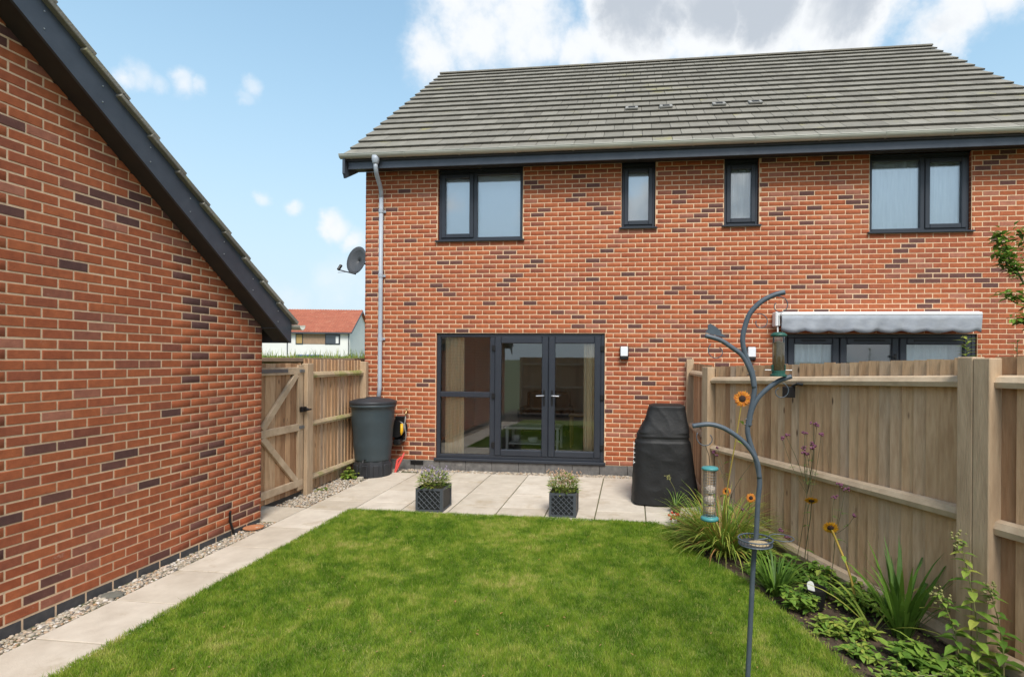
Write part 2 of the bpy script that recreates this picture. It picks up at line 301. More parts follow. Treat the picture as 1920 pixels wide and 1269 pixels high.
ALL = mat('allium_flower', (.26, .25, .09), .7)
BUTT = mat('water_butt_plastic', (.035, .05, .058), .48, var=(.045, .062, .07), scale=5)
BUTTB = mat('stand_plastic', (.022, .024, .028), .5, var=(.035, .037, .042), scale=4)
COVER = mat('barbecue_cover_fabric', (.010, .010, .0105), .6, var=(.015, .015, .015), scale=5, bump=.3, bscale=30)
PLANTER = mat('planter_plastic', (.012, .013, .015), .5, var=(.018, .02, .023), scale=9)
PLATT = mat('planter_lattice', (.075, .083, .095), .5)
POLE = mat('feeder_pole_paint', (.062, .082, .10), .42, var=(.085, .105, .125), scale=20)
TEAL = mat('teal_plastic', (.06, .24, .24), .4)
GREENP = mat('green_plastic', (.02, .085, .06), .45)
SEED = mat('seed', (.60, .46, .27), .9, var=(.44, .32, .17), scale=90, bump=1, bscale=200)
FAT = mat('fat_balls', (.62, .52, .42), .95, var=(.45, .36, .27), scale=40, bump=1, bscale=90)
MESHW = mat('wire_mesh', (.35, .34, .32), .4, metal=.8)
DISHM = mat('dish_grey', (.065, .068, .074), .5, var=(.085, .088, .095), scale=4)
WHITEP = mat('white_plastic', (.75, .75, .74), .4)
LAMPW = mat('lamp_lens', (.78, .80, .83), .35)
AWN = mat('awning_fabric', (.36, .38, .41), .8, var=(.27, .29, .325), scale=6, stretch=(1, 1, 2), bump=.5, bscale=7)
YEL = mat('yellow_plastic', (.75, .42, .02), .4)
RED = mat('red_plastic', (.62, .07, .055), .45)
HOSE = mat('hose_grey', (.30, .29, .27), .5, var=(.2, .2, .19), scale=30)
BRASS = mat('brass', (.45, .33, .16), .4, metal=1)
TERRA = mat('terracotta', (.48, .20, .09), .85, var=(.38, .15, .07), scale=10)
RENDER = mat('white_render', (.78, .77, .73), .9, var=(.72, .71, .68), scale=.6)
PANT = mat('clay_pantile', (.40, .13, .075), .85, var=(.31, .095, .055), scale=.9, stretch=(1, 1, 3), dirt=((.44, .20, .12), 1.4, .55))
CLAD = mat('timber_cladding', (.36, .24, .15), .85, var=(.27, .18, .12), scale=2, stretch=(4, 1, 1))
DGLASS = mat('far_window_glass', (.05, .06, .075), .1, spec=.8)
AMBERB = mat('amber_blind', (.40, .27, .10), .8)
BLUEP = mat('blue_paint', (.03, .075, .25), .5)
CURT = mat('cream_curtain', (.90, .72, .47), .9, var=(.84, .65, .40), scale=5, stretch=(9, 9, .3), trans=.07)
NET = mat('net_curtain', (.84, .88, .89), .9, var=(.66, .71, .73), scale=3.2, stretch=(9, 9, .8), trans=.07)
BLIND = mat('pale_blind', (.86, .90, .95), .8, var=(.82, .86, .92), scale=1)
ROOMW = mat('room_wall', (.78, .74, .66), .9)
ROOMF = mat('room_floor', (.34, .31, .27), .6, var=(.28, .25, .21), scale=2)
CEIL = mat('room_ceiling', (.7, .7, .68), .9)
TWHITE = mat('white_furniture', (.72, .70, .64), .5)
PINE = mat('pine_furniture', (.50, .30, .10), .55, var=(.42, .24, .08), scale=6)
SOFA = mat('dark_fabric', (.05, .042, .036), .9)
def glass_mat(name, refl, tint=(1, 1, 1)):
    m = bpy.data.materials.new(name); m.use_nodes = True; t = m.node_tree; t.nodes.clear()
    o = t.nodes.new('ShaderNodeOutputMaterial'); g = t.nodes.new('ShaderNodeBsdfGlossy'); g.inputs['Roughness'].default_value = .015; g.inputs['Color'].default_value = (.95, .97, 1, 1)
    tr = t.nodes.new('ShaderNodeBsdfTransparent'); tr.inputs[0].default_value = (*tint, 1); fr = t.nodes.new('ShaderNodeFresnel'); fr.inputs['IOR'].default_value = 1.52
    ad = t.nodes.new('ShaderNodeMath'); ad.operation = 'ADD'; ad.inputs[1].default_value = refl; ms = t.nodes.new('ShaderNodeMixShader')
    t.links.new(fr.outputs[0], ad.inputs[0]); t.links.new(ad.outputs[0], ms.inputs[0]); t.links.new(tr.outputs[0], ms.inputs[1]); t.links.new(g.outputs[0], ms.inputs[2]); t.links.new(ms.outputs[0], o.inputs[0])
    return m
GLASS_UP = glass_mat('upper_glazing', .15, (.97, .985, .98))
GLASS = glass_mat('double_glazing', .045, (.97, .985, .98))
TUBEG = glass_mat('feeder_tube', .02, (.92, .90, .84))

# ------------------------------------------------------------------ ground
def sheet(name, x0, x1, y0, y1, dz, m, nx=2, ny=2, kind='structure'):
    b = MB(); X = np.linspace(x0, x1, nx); Y = np.linspace(y0, y1, ny)
    b.add([(x, y, gz(y) + dz) for y in Y for x in X], [(j * nx + i, j * nx + i + 1, (j + 1) * nx + i + 1, (j + 1) * nx + i) for j in range(ny - 1) for i in range(nx - 1)])
    return b.build(name, m, None, kind=kind)
b = MB(); b.add([(-1500, -1500, -.62), (1500, -1500, -.62), (1500, 2500, -.62), (-1500, 2500, -.62)], [(0, 1, 2, 3)]); b.build('ground', FIELD, None, kind='structure')
garden = sheet('garden_soil', -.9, 12, -13, .6, -.045, SOIL)

# paving: every slab a piece of its own on the bedding
def paving(name, cells):
    xs0 = min(c[0] for c in cells); xs1 = max(c[1] for c in cells); ys0 = min(c[2] for c in cells); ys1 = max(c[3] for c in cells)
    bed = sheet(name, xs0, xs1, ys0, ys1, -.013, JOINT)
    for x0, x1, y0, y1 in cells:
        m = MB(); g = random.uniform(.0055, .0085); tilt = random.uniform(-.0015, .0015)
        m.cbox(x0 + g, x1 - g, y0 + g, y1 - g, -.035, 0, c=.004)
        m.v = [(vx, vy, vz + gz(vy) + tilt) for vx, vy, vz in m.v]
        cx, cy = (x0 + x1) / 2, (y0 + y1) / 2
        o = m.build('paving_slab', SLAB, None, origin=(cx, cy, gz(cy))); o.parent = bed; o['tone'] = random.random()
    return bed
SX = [-.105 + .5965 * k for k in range(0, 9)]
SX[-1] = 4.79
SY = [-.20, -.80, -1.40, -2.0, -2.42]
cells = []
for i in range(len(SX) - 1):
    for j in range(len(SY) - 1):
        cells.append((SX[i], SX[i + 1], SY[j + 1], SY[j]))
cells = [c for c in cells if not (c[0] < 0 and c[3] > -.3)]
paving('patio', cells + [(-.105, .4915, -.80, -.30)])
PY = [-2.42, -3.11, -3.72, -4.33, -4.925, -5.51, -6.1, -6.7, -7.3, -7.9]
paving('garden_path', [(-.105, .49, PY[k + 1], PY[k]) for k in range(len(PY) - 1)] + [(-.70, -.107, -2.93, -2.36)])

# gravel
def gravel(name, rects, dens, dz=-.012, size=(.008, .02)):
    base = MB()
    for x0, x1, y0, y1 in rects: base.add([(x0, y0, gz(y0) + dz - .012), (x1, y0, gz(y0) + dz - .012), (x1, y1, gz(y1) + dz - .012), (x0, y1, gz(y1) + dz - .012)], [(0, 1, 2, 3)])
    bed = base.build(name + '_bed', GRAVB, None, kind='structure')
    t = MB(); t.ball((0, 0, 0), 1); V0 = np.array(t.v); F0 = np.array(t.f); Vs = []; Fs = []; Ts = []; n = 0
    for x0, x1, y0, y1 in rects:
        k = int((x1 - x0) * (y1 - y0) * dens)
        P = np.c_[rng.uniform(x0 + .008, x1 - .008, k), rng.uniform(y0 + .008, y1 - .008, k)]
        for p in P:
            s = rng.uniform(*size) * (1.5 if rng.random() < .08 else 1); an = rng.uniform(0, 6.28); sc = np.array([1, rng.uniform(.6, .95), rng.uniform(.4, .65)]) * s
            q = V0 * sc * rng.uniform(.85, 1.15, (12, 1)); c_, s_ = math.cos(an), math.sin(an)
            q = np.c_[q[:, 0] * c_ - q[:, 1] * s_, q[:, 0] * s_ + q[:, 1] * c_, q[:, 2]] + (p[0], p[1], gz(p[1]) + dz + rng.uniform(-.005, .008))
            Vs.append(q); Fs.append(F0 + n); n += 12; Ts.append(np.full(12, max(.02, rng.random())))
    g = fast_mesh(name, np.vstack(Vs), np.vstack(Fs), PEB, None, 'stuff', np.concatenate(Ts), smooth=True)
    tag(g, 'loose mixed pebbles filling the narrow strip ' + {'wall_gravel': 'along the foot of the garage wall', 'plinth_gravel': 'between patio and house', 'fence_gravel': 'below the side fence next to the gate'}[name], 'gravel')
gravel('wall_gravel', [(-.302, -.11, -7.4, -2.95)], 4200)
gravel('plinth_gravel', [(.2, 4.75, -.195, -.004)], 3800)
gravel('fence_gravel', [(-.56, -.115, -2.35, -.02), (-.115, .2, -.29, -.004)], 3200)

# ------------------------------------------------------------------ brick walls
def brick_mesh(wd, ht=.065, dp=.022, c=.004):
    h = wd / 2; k = ht / 2
    v = [(-h, dp, -k), (h, dp, -k), (h, dp, k), (-h, dp, k), (-h, c, -k), (h, c, -k), (h, c, k), (-h, c, k), (-h + c, 0, -k + c), (h - c, 0, -k + c), (h - c, 0, k - c), (-h + c, 0, k - c)]
    f = [(8, 9, 10, 11)] + [(4 + i, 4 + (i + 1) % 4, 8 + (i + 1) % 4, 8 + i) for i in range(4)] + [(i, (i + 1) % 4, 4 + (i + 1) % 4, 4 + i) for i in range(4)]
    return np.array(v), np.array(f)
def layout(u0, u1, rows, shift, inside, par):
    out = []; prevdark = set()
    for r_ in range(*rows):
        z0 = r_ * .075; off = (0 if (r_ % 2) == par else .1125) + shift; k0 = int(math.floor((u0 - off) / .225)) - 1
        k1 = int((u1 - off) / .225) + 2; dark = set(); p0 = None
        for k in range(k0, k1):
            a, b_ = off + k * .225, off + (k + 1) * .225
            for s0, s1 in inside(z0 + .0375, max(a, u0), min(b_, u1)):
                if s1 - s0 < .03: continue
                A = s0 + (.005 if s0 == a or s0 == u0 else .0); B = s1 - (.005 if s1 == b_ else 0)
                A = s0 + .005 if s0 > u0 + 1e-6 else s0; B = s1 - .005 if s1 < u1 - 1e-6 else s1
                near = any(abs((a + b_) / 2 - q) < .13 for q in prevdark)
                if random.random() < (.16 if near else .07): tone = random.uniform(.905, 1); dark.add((a + b_) / 2)
                else: tone = random.choice((random.uniform(.02, .6), random.uniform(.02, .6), random.uniform(.02, .89)))
                out.append(((A + B) / 2, z0 + .0375 + random.uniform(-.0012, .0012), B - A, tone, random.uniform(-.0015, .0015)))
        prevdark = dark
    return out
def lay(bricks, origin, axis_u, out_n, wall, pick):
    # bricks on the vertical plane through origin; out_n points out of the wall
    U = Vector(axis_u); Nn = Vector(out_n); O = Vector(origin); Vs = []; Fs = []; Ts = []; n = 0; cache = {}; chosen = set(pick)
    for i, (u, z, wd, tone, jut) in enumerate(bricks):
        c = O + U * u + Vector((0, 0, z)) + Nn * jut
        if i in chosen:
            key = round(wd, 3)
            if key not in cache:
                V, F = brick_mesh(wd); Vw = [tuple(U * v[0] - Nn * v[1] + Vector((0, 0, v[2]))) for v in V]
                me = bpy.data.meshes.new('brick'); me.from_pydata(Vw, [], [tuple(int(q) for q in f) for f in F]); me.materials.append(BRICK_O); cache[key] = me
            o = bpy.data.objects.new('brick', cache[key]); col.objects.link(o); o.parent = wall; o.location = c; o['tone'] = tone
        else:
            V, F = brick_mesh(wd); Vs.append(np.array([tuple(c + U * v[0] - Nn * v[1] + Vector((0, 0, v[2]))) for v in V])); Fs.append(F + n); n += 12; Ts.append(np.full(12, max(tone, .001)))
    fast_mesh('brickwork', np.vstack(Vs), np.vstack(Fs), BRICK, wall, 'stuff', np.concatenate(Ts))
def screen(p):                                                          # picture position and distance, to find which pieces show largest
    d = Vector(p) - CAM; z = d.dot(fwd); return (1059 + 1030 * d.dot(rt0) / z, 674 - 1030 * d.z / z, z)
def largest(bricks, place, n=300, hidden=lambda p: False):
    sc = []
    for i, q in enumerate(bricks):
        p = place(q)
        if (p - CAM).dot(fwd) < .5 or hidden(p): continue
        x, y, z = screen(p)
        if 0 < x < 1920 and 0 < y < 1269 and q[2] > .12: sc.append((z, i))
    sc.sort(); return [i for _, i in sc[:n]]

# ---- house
WL, WR, WT = -.5625, 10.15, 4.8
house = empty('semi_detached_house', (4.8, 0, -.2), 'red brick pair of houses with grey tiled roof and dark window frames', 'house')
OPEN = [(.69, 2.122, 48 * .075, 64 * .075), (3.712, 4.247, 50 * .075, 64 * .075), (5.298, 5.823, 50 * .075, 64 * .075), (7.43, 8.85, 48 * .075, 64 * .075), (.681, 3.468, 0, 28 * .075), (6.2, 8.94, 0, 28 * .075)]
def slices(z, a, b_, ops):
    segs = [(a, b_)] if b_ > a else []
    for x0, x1, z0, z1 in ops:
        if z0 < z < z1:
            nx = []
            for s0, s1 in segs:
                if s1 <= x0 or s0 >= x1: nx.append((s0, s1)); continue
                if s0 < x0: nx.append((s0, x0))
                if s1 > x1: nx.append((x1, s1))
            segs = nx
    return segs
# wall body with real openings
m = MB(); xs = sorted({WL, WR} | {q for o in OPEN for q in o[:2]}); zs = sorted({0, WT} | {q for o in OPEN for q in o[2:]})
for i in range(len(xs) - 1):
    for j in range(len(zs) - 1):
        cx, cz = (xs[i] + xs[i + 1]) / 2, (zs[j] + zs[j + 1]) / 2
        if any(o[0] < cx < o[1] and o[2] < cz < o[3] for o in OPEN): continue
        m.box(xs[i], xs[i + 1], .003, .30, zs[j], zs[j + 1])
wall = m.build('wall', MORTAR, house)
hb = layout(WL, WR, (0, 64), 0, lambda z, a, b_: slices(z, a, b_, OPEN), 1)
lay(hb, (0, 0, 0), (1, 0, 0), (0, -1, 0), wall, largest(hb, lambda q: Vector((q[0], 0, q[1])), 300, lambda p: p.x > 4.7 and p.z < 1.75))
# brick reveals beside the openings
m = MB()
for x0, x1, z0, z1 in OPEN:
    k = 0
    for r_ in range(int(round(z0 / .075)), int(round(z1 / .075))):
        z = r_ * .075
        m.box(x0 - .0, x0 + .003, .012, .11, z + .005, z + .07, random.uniform(.02, .85)); m.box(x1 - .003, x1, .012, .11, z + .005, z + .07, random.uniform(.02, .85))
m.build('reveal', BRICK, wall, kind='stuff')
# gable walls, rear wall
m = MB()
RY, RZ, EY, EZ = 4.2, 8.615, -.40, 4.915
for x0, x1 in ((WL, WL + .3), (WR - .3, WR)): m.prism([(.30, -.2), (8.4, -.2), (8.4, WT), (RY, RZ - .2), (.30, 5.2)], 'x', x0, x1)
m.box(WL + .3, WR - .3, 8.1, 8.4, -.2, WT); m.build('gable_wall', MORTAR, house)
b2 = [q for q in layout(.0, 8.4, (0, 64), .1125, lambda z, a, b_: [(a, b_)] if b_ > a else [], 1)]
lay([(u, z, wd, t, j) for u, z, wd, t, j in b2], (WL - .004, 0, 0), (0, 1, 0), (-1, 0, 0), wall, [])
# plinth
m = MB(); x = WL
while x < WR:
    x2 = min(x + .44, WR); m.cbox(x + .003, x2 - .003, .002, .29, -.215, -.004, c=.004); x = x2
m.build('plinth', PLINTH2, house)
m = MB(); m.cbox(.255, .475, -.012, .01, -.075, -.012, c=.003)
for k in range(4): m.box(.265, .465, -.016, -.012, -.068 + k * .014, -.062 + k * .014)
m.build('air_brick', BLACK, house)

# ---- windows and doors
def frame_rect(m, x0, x1, z0, z1, wd, y0, y1, c=.006):
    m.cbox(x0, x0 + wd, y0, y1, z0, z1, c=c); m.cbox(x1 - wd, x1, y0, y1, z0, z1, c=c)
    m.cbox(x0 + wd - .001, x1 - wd + .001, y0 + .0005, y1, z0, z0 + wd, c=c); m.cbox(x0 + wd - .001, x1 - wd + .001, y0 + .0005, y1, z1 - wd, z1, c=c)
def pane(x0, x1, z0, z1, y, par):
    m = MB(); m.box(x0, x1, y, y + .02, z0, z1); return m.build('pane', GLASS_UP if z0 > 3 else GLASS, par)
def curtain(x0, x1, z0, z1, y, mtl, par, amp=.018, n=60, waves=9, name='curtain'):
    m = MB(); vs = []
    for i in range(n + 1):
        u = i / n; yy = y + amp * math.sin(u * waves * 6.283 + math.sin(u * 17) * .8)
        for k in range(5):
            w_ = k / 4; vs.append((x0 + (x1 - x0) * u, yy + .012 * math.sin(3 * w_ + u * 20), z0 + (z1 - z0) * w_))
    m.add(vs, [(5 * i + k, 5 * i + 5 + k, 5 * i + 6 + k, 5 * i + 1 + k) for i in range(n) for k in range(4)])
    return m.build(name, mtl, par, smooth=True)
def upper_window(x0, x1, z0, layout_, cur, curt_mat):
    Z1 = z0 + .87 if x1 - x0 < .7 else z0 + 1.0
    Z1 = 4.755
    f = MB(); frame_rect(f, x0 + .006, x1 - .006, z0 + .035, Z1, .05, .055, .12)
    head = MB(); head.box(x0 + .002, x1 - .002, .052, .12, Z1, 4.80)
    fo = f.build('window', ANTH, house); head.build('head_board', ANTH, fo)
    s = MB(); s.prism([(-.045, z0 + .002), (-.045, z0 + .022), (.10, z0 + .036), (.10, z0 + .002)], 'x', x0 - .03, x1 + .03); s.build('sill', ANTH, fo)
    for kind_, a, b_ in layout_:
        if kind_ == 'sash':
            q = MB(); frame_rect(q, a, b_, z0 + .075, Z1 - .03, .068, .035, .10, .008); sash = q.build('sash', ANTH, fo)
            pane(a + .06, b_ - .06, z0 + .13, Z1 - .09, .07, fo)
        elif kind_ == 'fixed': pane(a, b_, z0 + .075, Z1 - .045, .085, fo)
        elif kind_ == 'mullion': one('mullion', ANTH, fo, a, b_, .0545, .119, z0 + .06, Z1 - .03, c=.006)
    if cur == 'blind': one('blind', curt_mat, fo, x0 + .03, x1 - .03, .125, .131, z0 + .04, Z1)
    else: curtain(x0 + .03, x1 - .03, z0 + .03, Z1, .145, curt_mat, fo, waves=7 if x1 - x0 > 1 else 3)
    return fo
upper_window(.69, 2.122, 3.6, [('sash', .74, 1.285), ('mullion', 1.285, 1.345), ('fixed', 1.34, 2.07)], 'blind', BLIND)
upper_window(3.712, 4.247, 3.75, [('sash', 3.755, 4.205)], 'blind', BLIND)
upper_window(5.298, 5.823, 3.75, [('sash', 5.34, 5.78)], 'net', NET)
upper_window(7.43, 8.85, 3.6, [('fixed', 7.48, 8.17), ('mullion', 8.165, 8.23), ('sash', 8.23, 8.80)], 'net', NET)
# patio doors of the near house
f = MB(); frame_rect(f, .684, 3.465, .045, 2.096, .06, .03, .11); dfr = f.build('patio_door', ANTH, house)
one('threshold', ANTH, dfr, .66, 3.49, -.03, .12, 0.002, .046, c=.006)
one('mullion', ANTH, dfr, 1.585, 1.665, .0305, .109, .10, 2.04, c=.006); one('transom', ANTH, dfr, .742, 1.587, .031, .108, 1.045, 1.135, c=.008)
pane(.742, 1.587, .105, 1.047, .065, dfr); pane(.742, 1.587, 1.133, 2.038, .065, dfr)
for x0, x1, hx in ((1.668, 2.553, 2.49), (2.558, 3.405, 2.62)):
    q = MB(); frame_rect(q, x0, x1, .098, 2.04, .105, .018, .085, .012); leafo = q.build('door_leaf', ANTH, dfr)
    pane(x0 + .10, x1 - .10, .20, 1.94, .05, dfr)
    h = MB(); h.cbox(hx - .016, hx + .016, .008, .019, .93, 1.18, c=.004); plate = h.build('handle_plate', BLACK, dfr)
    sgn = 1 if hx > 2.55 else -1
    h = MB(); h.tube([(hx, .01, 1.095), (hx, -.035, 1.095), (hx + sgn * .02, -.045, 1.095), (hx + sgn * .12, -.045, 1.09)], .0085, 8); h.build('handle', STEEL, plate)
for x, zs_ in ((1.625, (.28, 1.08, 1.86)), (3.40, (.28, 1.08, 1.86))):
    for z in zs_: one('hinge', BLACK, dfr, x + .0, x + .055, .0, .03, z - .045, z + .045, c=.006)
# neighbour's doors
f = MB(); frame_rect(f, 6.203, 8.937, .045, 2.096, .06, .03, .11); nd = f.build('patio_door', ANTH, house)
one('threshold', ANTH, nd, 6.18, 8.96, -.03, .12, .002, .046, c=.006)
for x0, x1 in ((6.27, 7.02), (7.03, 7.87), (7.88, 8.87)):
    q = MB(); frame_rect(q, x0, x1, .098, 2.04, .10, .018, .085, .012); q.build('door_leaf', ANTH, nd)
    pane(x0 + .095, x1 - .095, .20, 1.945, .05, nd)
    v_ = MB(); v_.cbox(x0 + .2, x1 - .2, .006, .019, 1.985, 2.01, c=.004); v_.build('trickle_vent', BLACK, nd)
h = MB(); h.cbox(7.80, 7.835, .0, .02, 1.72, 1.80, c=.005); h.cbox(7.76, 7.80, -.02, .0, 1.745, 1.775, c=.005); h.build('hinge', BLACK, nd)
curtain(6.36, 7.0, .1, 2.03, .25, NET, nd, waves=4); curtain(7.9, 8.85, .1, 2.03, .25, NET, nd, waves=6)

# ---- rooms behind the glass
m = MB()
for x0, x1, y1 in ((.0, 4.6, 4.6), (5.2, 9.9, 4.6)):
    m.box(x0 - .1, x1 + .1, y1, y1 + .1, -.1, 2.4); m.box(x0 - .1, x0, .31, y1, -.1, 2.4); m.box(x1, x1 + .1, .31, y1, -.1, 2.4)
m.build('room_wall', ROOMW, house)
m = MB(); m.box(-.2, 9.99, .302, 4.6, -.1, .02); m.build('room_floor', ROOMF, house)
m = MB(); m.box(-.2, 9.99, .302, 8.0, 2.4, 2.5); m.build('room_ceiling', CEIL, house)
curtain(.79, 1.12, .05, 2.06, .155, CURT, house, amp=.022, n=40, waves=5); curtain(3.12, 3.36, .05, 2.06, .155, CURT, house, amp=.022, n=40, waves=5)
t = empty('coffee_table', (2.15, 1.3, .02), 'low white table with slatted shelf inside the patio doors', 'table')
one('table_top', TWHITE, t, 1.62, 2.62, .95, 1.55, .42, .46, c=.006)
for x in (1.64, 2.56):
    for y in (.97, 1.49): one('leg', TWHITE, t, x, x + .045, y, y + .045, .02, .42, c=.004)
one('shelf', TWHITE, t, 1.67, 2.575, 1.0, 1.50, .14, .16, c=.004)
for x, h_, r_ in ((1.78, .13, .07), (2.1, .09, .10), (2.42, .07, .09)):
    m = MB(); m.lathe([(r_ * .6, 0), (r_, h_ * .5), (r_ * .9, h_)], (x, 1.2, .16), 16); o = m.build('bowl', [TWHITE, SOFA, LEAF][int(x * 10) % 3] if False else TWHITE, None, smooth=True, origin=(x, 1.2, .16)); tag(o, {1.78: 'tall white pot at one end of the coffee table shelf', 2.1: 'wide white bowl in the middle of the table shelf', 2.42: 'low white dish at the other end of the table shelf'}[x], 'bowl')
for x, h_ in ((2.36, .15), (2.44, .17)):
    m = MB(); m.lathe([(.035, 0), (.035, h_ * .7), (.02, h_ * .8), (.02, h_)], (x, 1.25, .46), 14); o = m.build('jar', TWHITE, None, smooth=True, origin=(x, 1.25, .46)); tag(o, 'taller white jar on the coffee table top' if h_ > .16 else 'shorter white jar on the coffee table top', 'jar')
s = empty('pine_stool', (3.0, 1.7, .02), 'honey coloured wooden side table inside the doors', 'stool')
one('seat', PINE, s, 2.72, 3.16, 1.5, 1.9, .60, .64, c=.006)
for x in (2.74, 3.10):
    for y in (1.52, 1.84): one('leg', PINE, s, x, x + .04, y, y + .04, .02, .60, c=.004)
s = empty('armchair', (2.0, 3.4, .02), 'dark fabric armchair at the back of the room', 'armchair')
one('seat', SOFA, s, 1.5, 2.5, 3.0, 3.8, .12, .46, c=.04); one('backrest', SOFA, s, 1.5, 2.5, 3.7, 3.95, .3, .95, c=.05)
for x in (1.42, 2.40): one('armrest', SOFA, s, x, x + .18, 3.0, 3.85, .14, .62, c=.04)
for x in (1.5, 2.44):
    for y in (3.05, 3.85): one('leg', SOFA, s, x, x + .05, y, y + .05, .02, .13)

# ---- eaves, gutter and roof
m = MB(); m.cbox(-.70, 10.30, EY + .065, EY + .09, 4.735, 4.935, c=.004); fas = m.build('fascia', FASC, house)
m = MB(); m.box(-.70, 10.30, EY + .09, .0, 4.80, 4.815); m.build('soffit', SOFF, house)
def half_round(m, x0, x1, yc, zc, r_, th=.004, n=10):
    vs = []
    for x in (x0, x1):
        for rr in (r_, r_ - th):
            for k in range(n + 1): an = math.pi + math.pi * k / n; vs.append((x, yc + rr * math.cos(an), zc + rr * math.sin(an)))
    q = n + 1; fs = []
    for k in range(n): fs += [(k, k + 1, 2 * q + k + 1, 2 * q + k), (q + k + 1, q + k, 3 * q + k, 3 * q + k + 1), (k + 1, k, q + k, q + k + 1), (2 * q + k, 2 * q + k + 1, 3 * q + k + 1, 3 * q + k)]
    fs += [(0, 2 * q, 3 * q, q), (n, q + n, 3 * q + n, 2 * q + n)]
    m.add(vs, fs)
m = MB(); half_round(m, -.80, 10.42, EY, 4.945, .062); m.tube([(-.80, EY - .061, 4.945), (10.42, EY - .061, 4.945)], .006, 6); gut = m.build('gutter', GUT, house, smooth=False)
m = MB()
for k in range(13):
    x = -.62 + k * .9; half_round(m, x - .014, x + .014, EY, 4.945, .068, .006, 8); m.cbox(x - .016, x + .016, EY - .075, EY - .06, 4.94, 4.952, c=.002)
m.build('bracket', GUT, gut, kind='stuff')
m = MB(); m.cbox(-.755, -.715, EY - .02, EY + .0, 4.64, 4.90, c=.003); m.prism([(EY, 4.64), (EY + .03, 4.58), (.02, 4.80), (RY, RZ - .30), (RY, RZ - .06), (EY, 4.915)], 'x', -.755, -.72)
m.build('bargeboard', FASC, house); m = MB(); m.prism([(EY, 4.75), (.02, 4.80), (RY, RZ - .30), (RY, RZ - .06), (EY, 4.915)], 'x', 10.31, 10.34); m.build('bargeboard', FASC, house)
# tiles: gauge .346 on the slope, 17 courses; sheet below
sl_len = math.hypot(RY - EY, RZ - EZ); ux = (RY - EY) / sl_len; uz = (RZ - EZ) / sl_len; NC = 17; ga = sl_len / NC
m = MB(); m.prism([(EY + .03, EZ - .02), (RY, RZ - .035), (8.8, EZ - .02), (8.8, EZ - .06), (RY, RZ - .09), (EY + .03, EZ - .06)], 'x', -.74, 10.33); under = m.build('roof', SOFF, house)
tilt = math.atan2(uz, ux) - .105
TW = .3005; tiles = []
M0 = Matrix.Rotation(tilt, 4, 'X')
def tile_mb(wd):
    q = MB(); q.cbox(-wd / 2 + .0028, wd / 2 - .0028, -.03, ga + .04, 0, .03, c=.003); return q
TEDGE = mat('tile_edge_shade', (.115, .105, .09), .95, var=(.07, .065, .055), scale=8)
def shade_edge(me):                                                          # course shadow lines painted as a darker colour on each tile's leading edge
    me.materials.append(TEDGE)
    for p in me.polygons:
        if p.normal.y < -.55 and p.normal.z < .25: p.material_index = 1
shared = tile_mb(TW).mesh('roof_tile'); shared.materials.append(TILE_O); shade_edge(shared)
vent_at = {(5, 19), (5, 21), (5, 24), (5, 26)}
Vs = []; Fs = []; Ts = []; n = 0; count = 0
allt = MB()
for c_ in range(NC):
    y0 = EY + .015 + c_ * ga * ux; z0 = EZ + c_ * ga * uz + .012; off = 0 if c_ % 2 else .15; x = -.775 - off
    k = 0
    while x < 10.36 - .02:
        a = max(x, -.775); b_ = min(x + TW, 10.36); xc = (a + b_) / 2; tone = min(1, max(.01, random.gauss(.5, .15)))
        Mx = Matrix.Translation((xc, y0, z0 + .012 + random.uniform(-.0015, .0015))) @ M0
        if c_ < 8 and count < 300 and screen((xc, y0, z0))[0] < 1935:
            me = shared
            if b_ - a < TW - .01: qq = tile_mb(b_ - a); me = qq.mesh('roof_tile'); me.materials.append(TILE_O); shade_edge(me)
            o = bpy.data.objects.new('roof_tile', me); col.objects.link(o); o.parent = under; o.matrix_local = Mx; o['tone'] = tone; count += 1
        else: allt.cbox(-(b_ - a) / 2 + .0028, (b_ - a) / 2 - .0028, -.03, ga + .04, 0, .03, c=.003, M=Mx, tone=tone)
        x += TW; k += 1
shade_edge(allt.build('tile_courses', TILE, under, kind='stuff').data)
for px_, c_ in ((3.86, 5), (4.46, 5), (5.37, 5), (5.98, 5)):
    y0 = EY + c_ * ga * ux; z0 = EZ + c_ * ga * uz; Mx = Matrix.Translation((px_, y0, z0 + .062)) @ M0
    q = MB(); q.cbox(-.11, .11, .02, .24, 0, .03, c=.004, M=Mx); vo = q.build('roof_vent', VENT, under)
    q = MB()
    for k in range(4): q.box(-.06, .06, .05 + k * .04, .065 + k * .04, .031, .034, M=Mx)
    q.build('grille', BLACK, vo)
m = MB(); x = -.78
while x < 10.35:
    x2 = min(x + .45, 10.36); pr_ = [(RY + .13 * math.cos(a), RZ - .04 + .075 * math.sin(a)) for a in np.linspace(0, math.pi, 9)]
    m.prism(pr_, 'x', x + .002, x2 - .002); x = x2
m.build('ridge_tile', TILE, under)
m = MB(); m.prism([(RY, RZ - .035), (8.8, EZ - .02), (8.8, EZ + .01), (RY, RZ)], 'x', -.77, 10.35); m.build('rear_roof_slope', TILE, house)

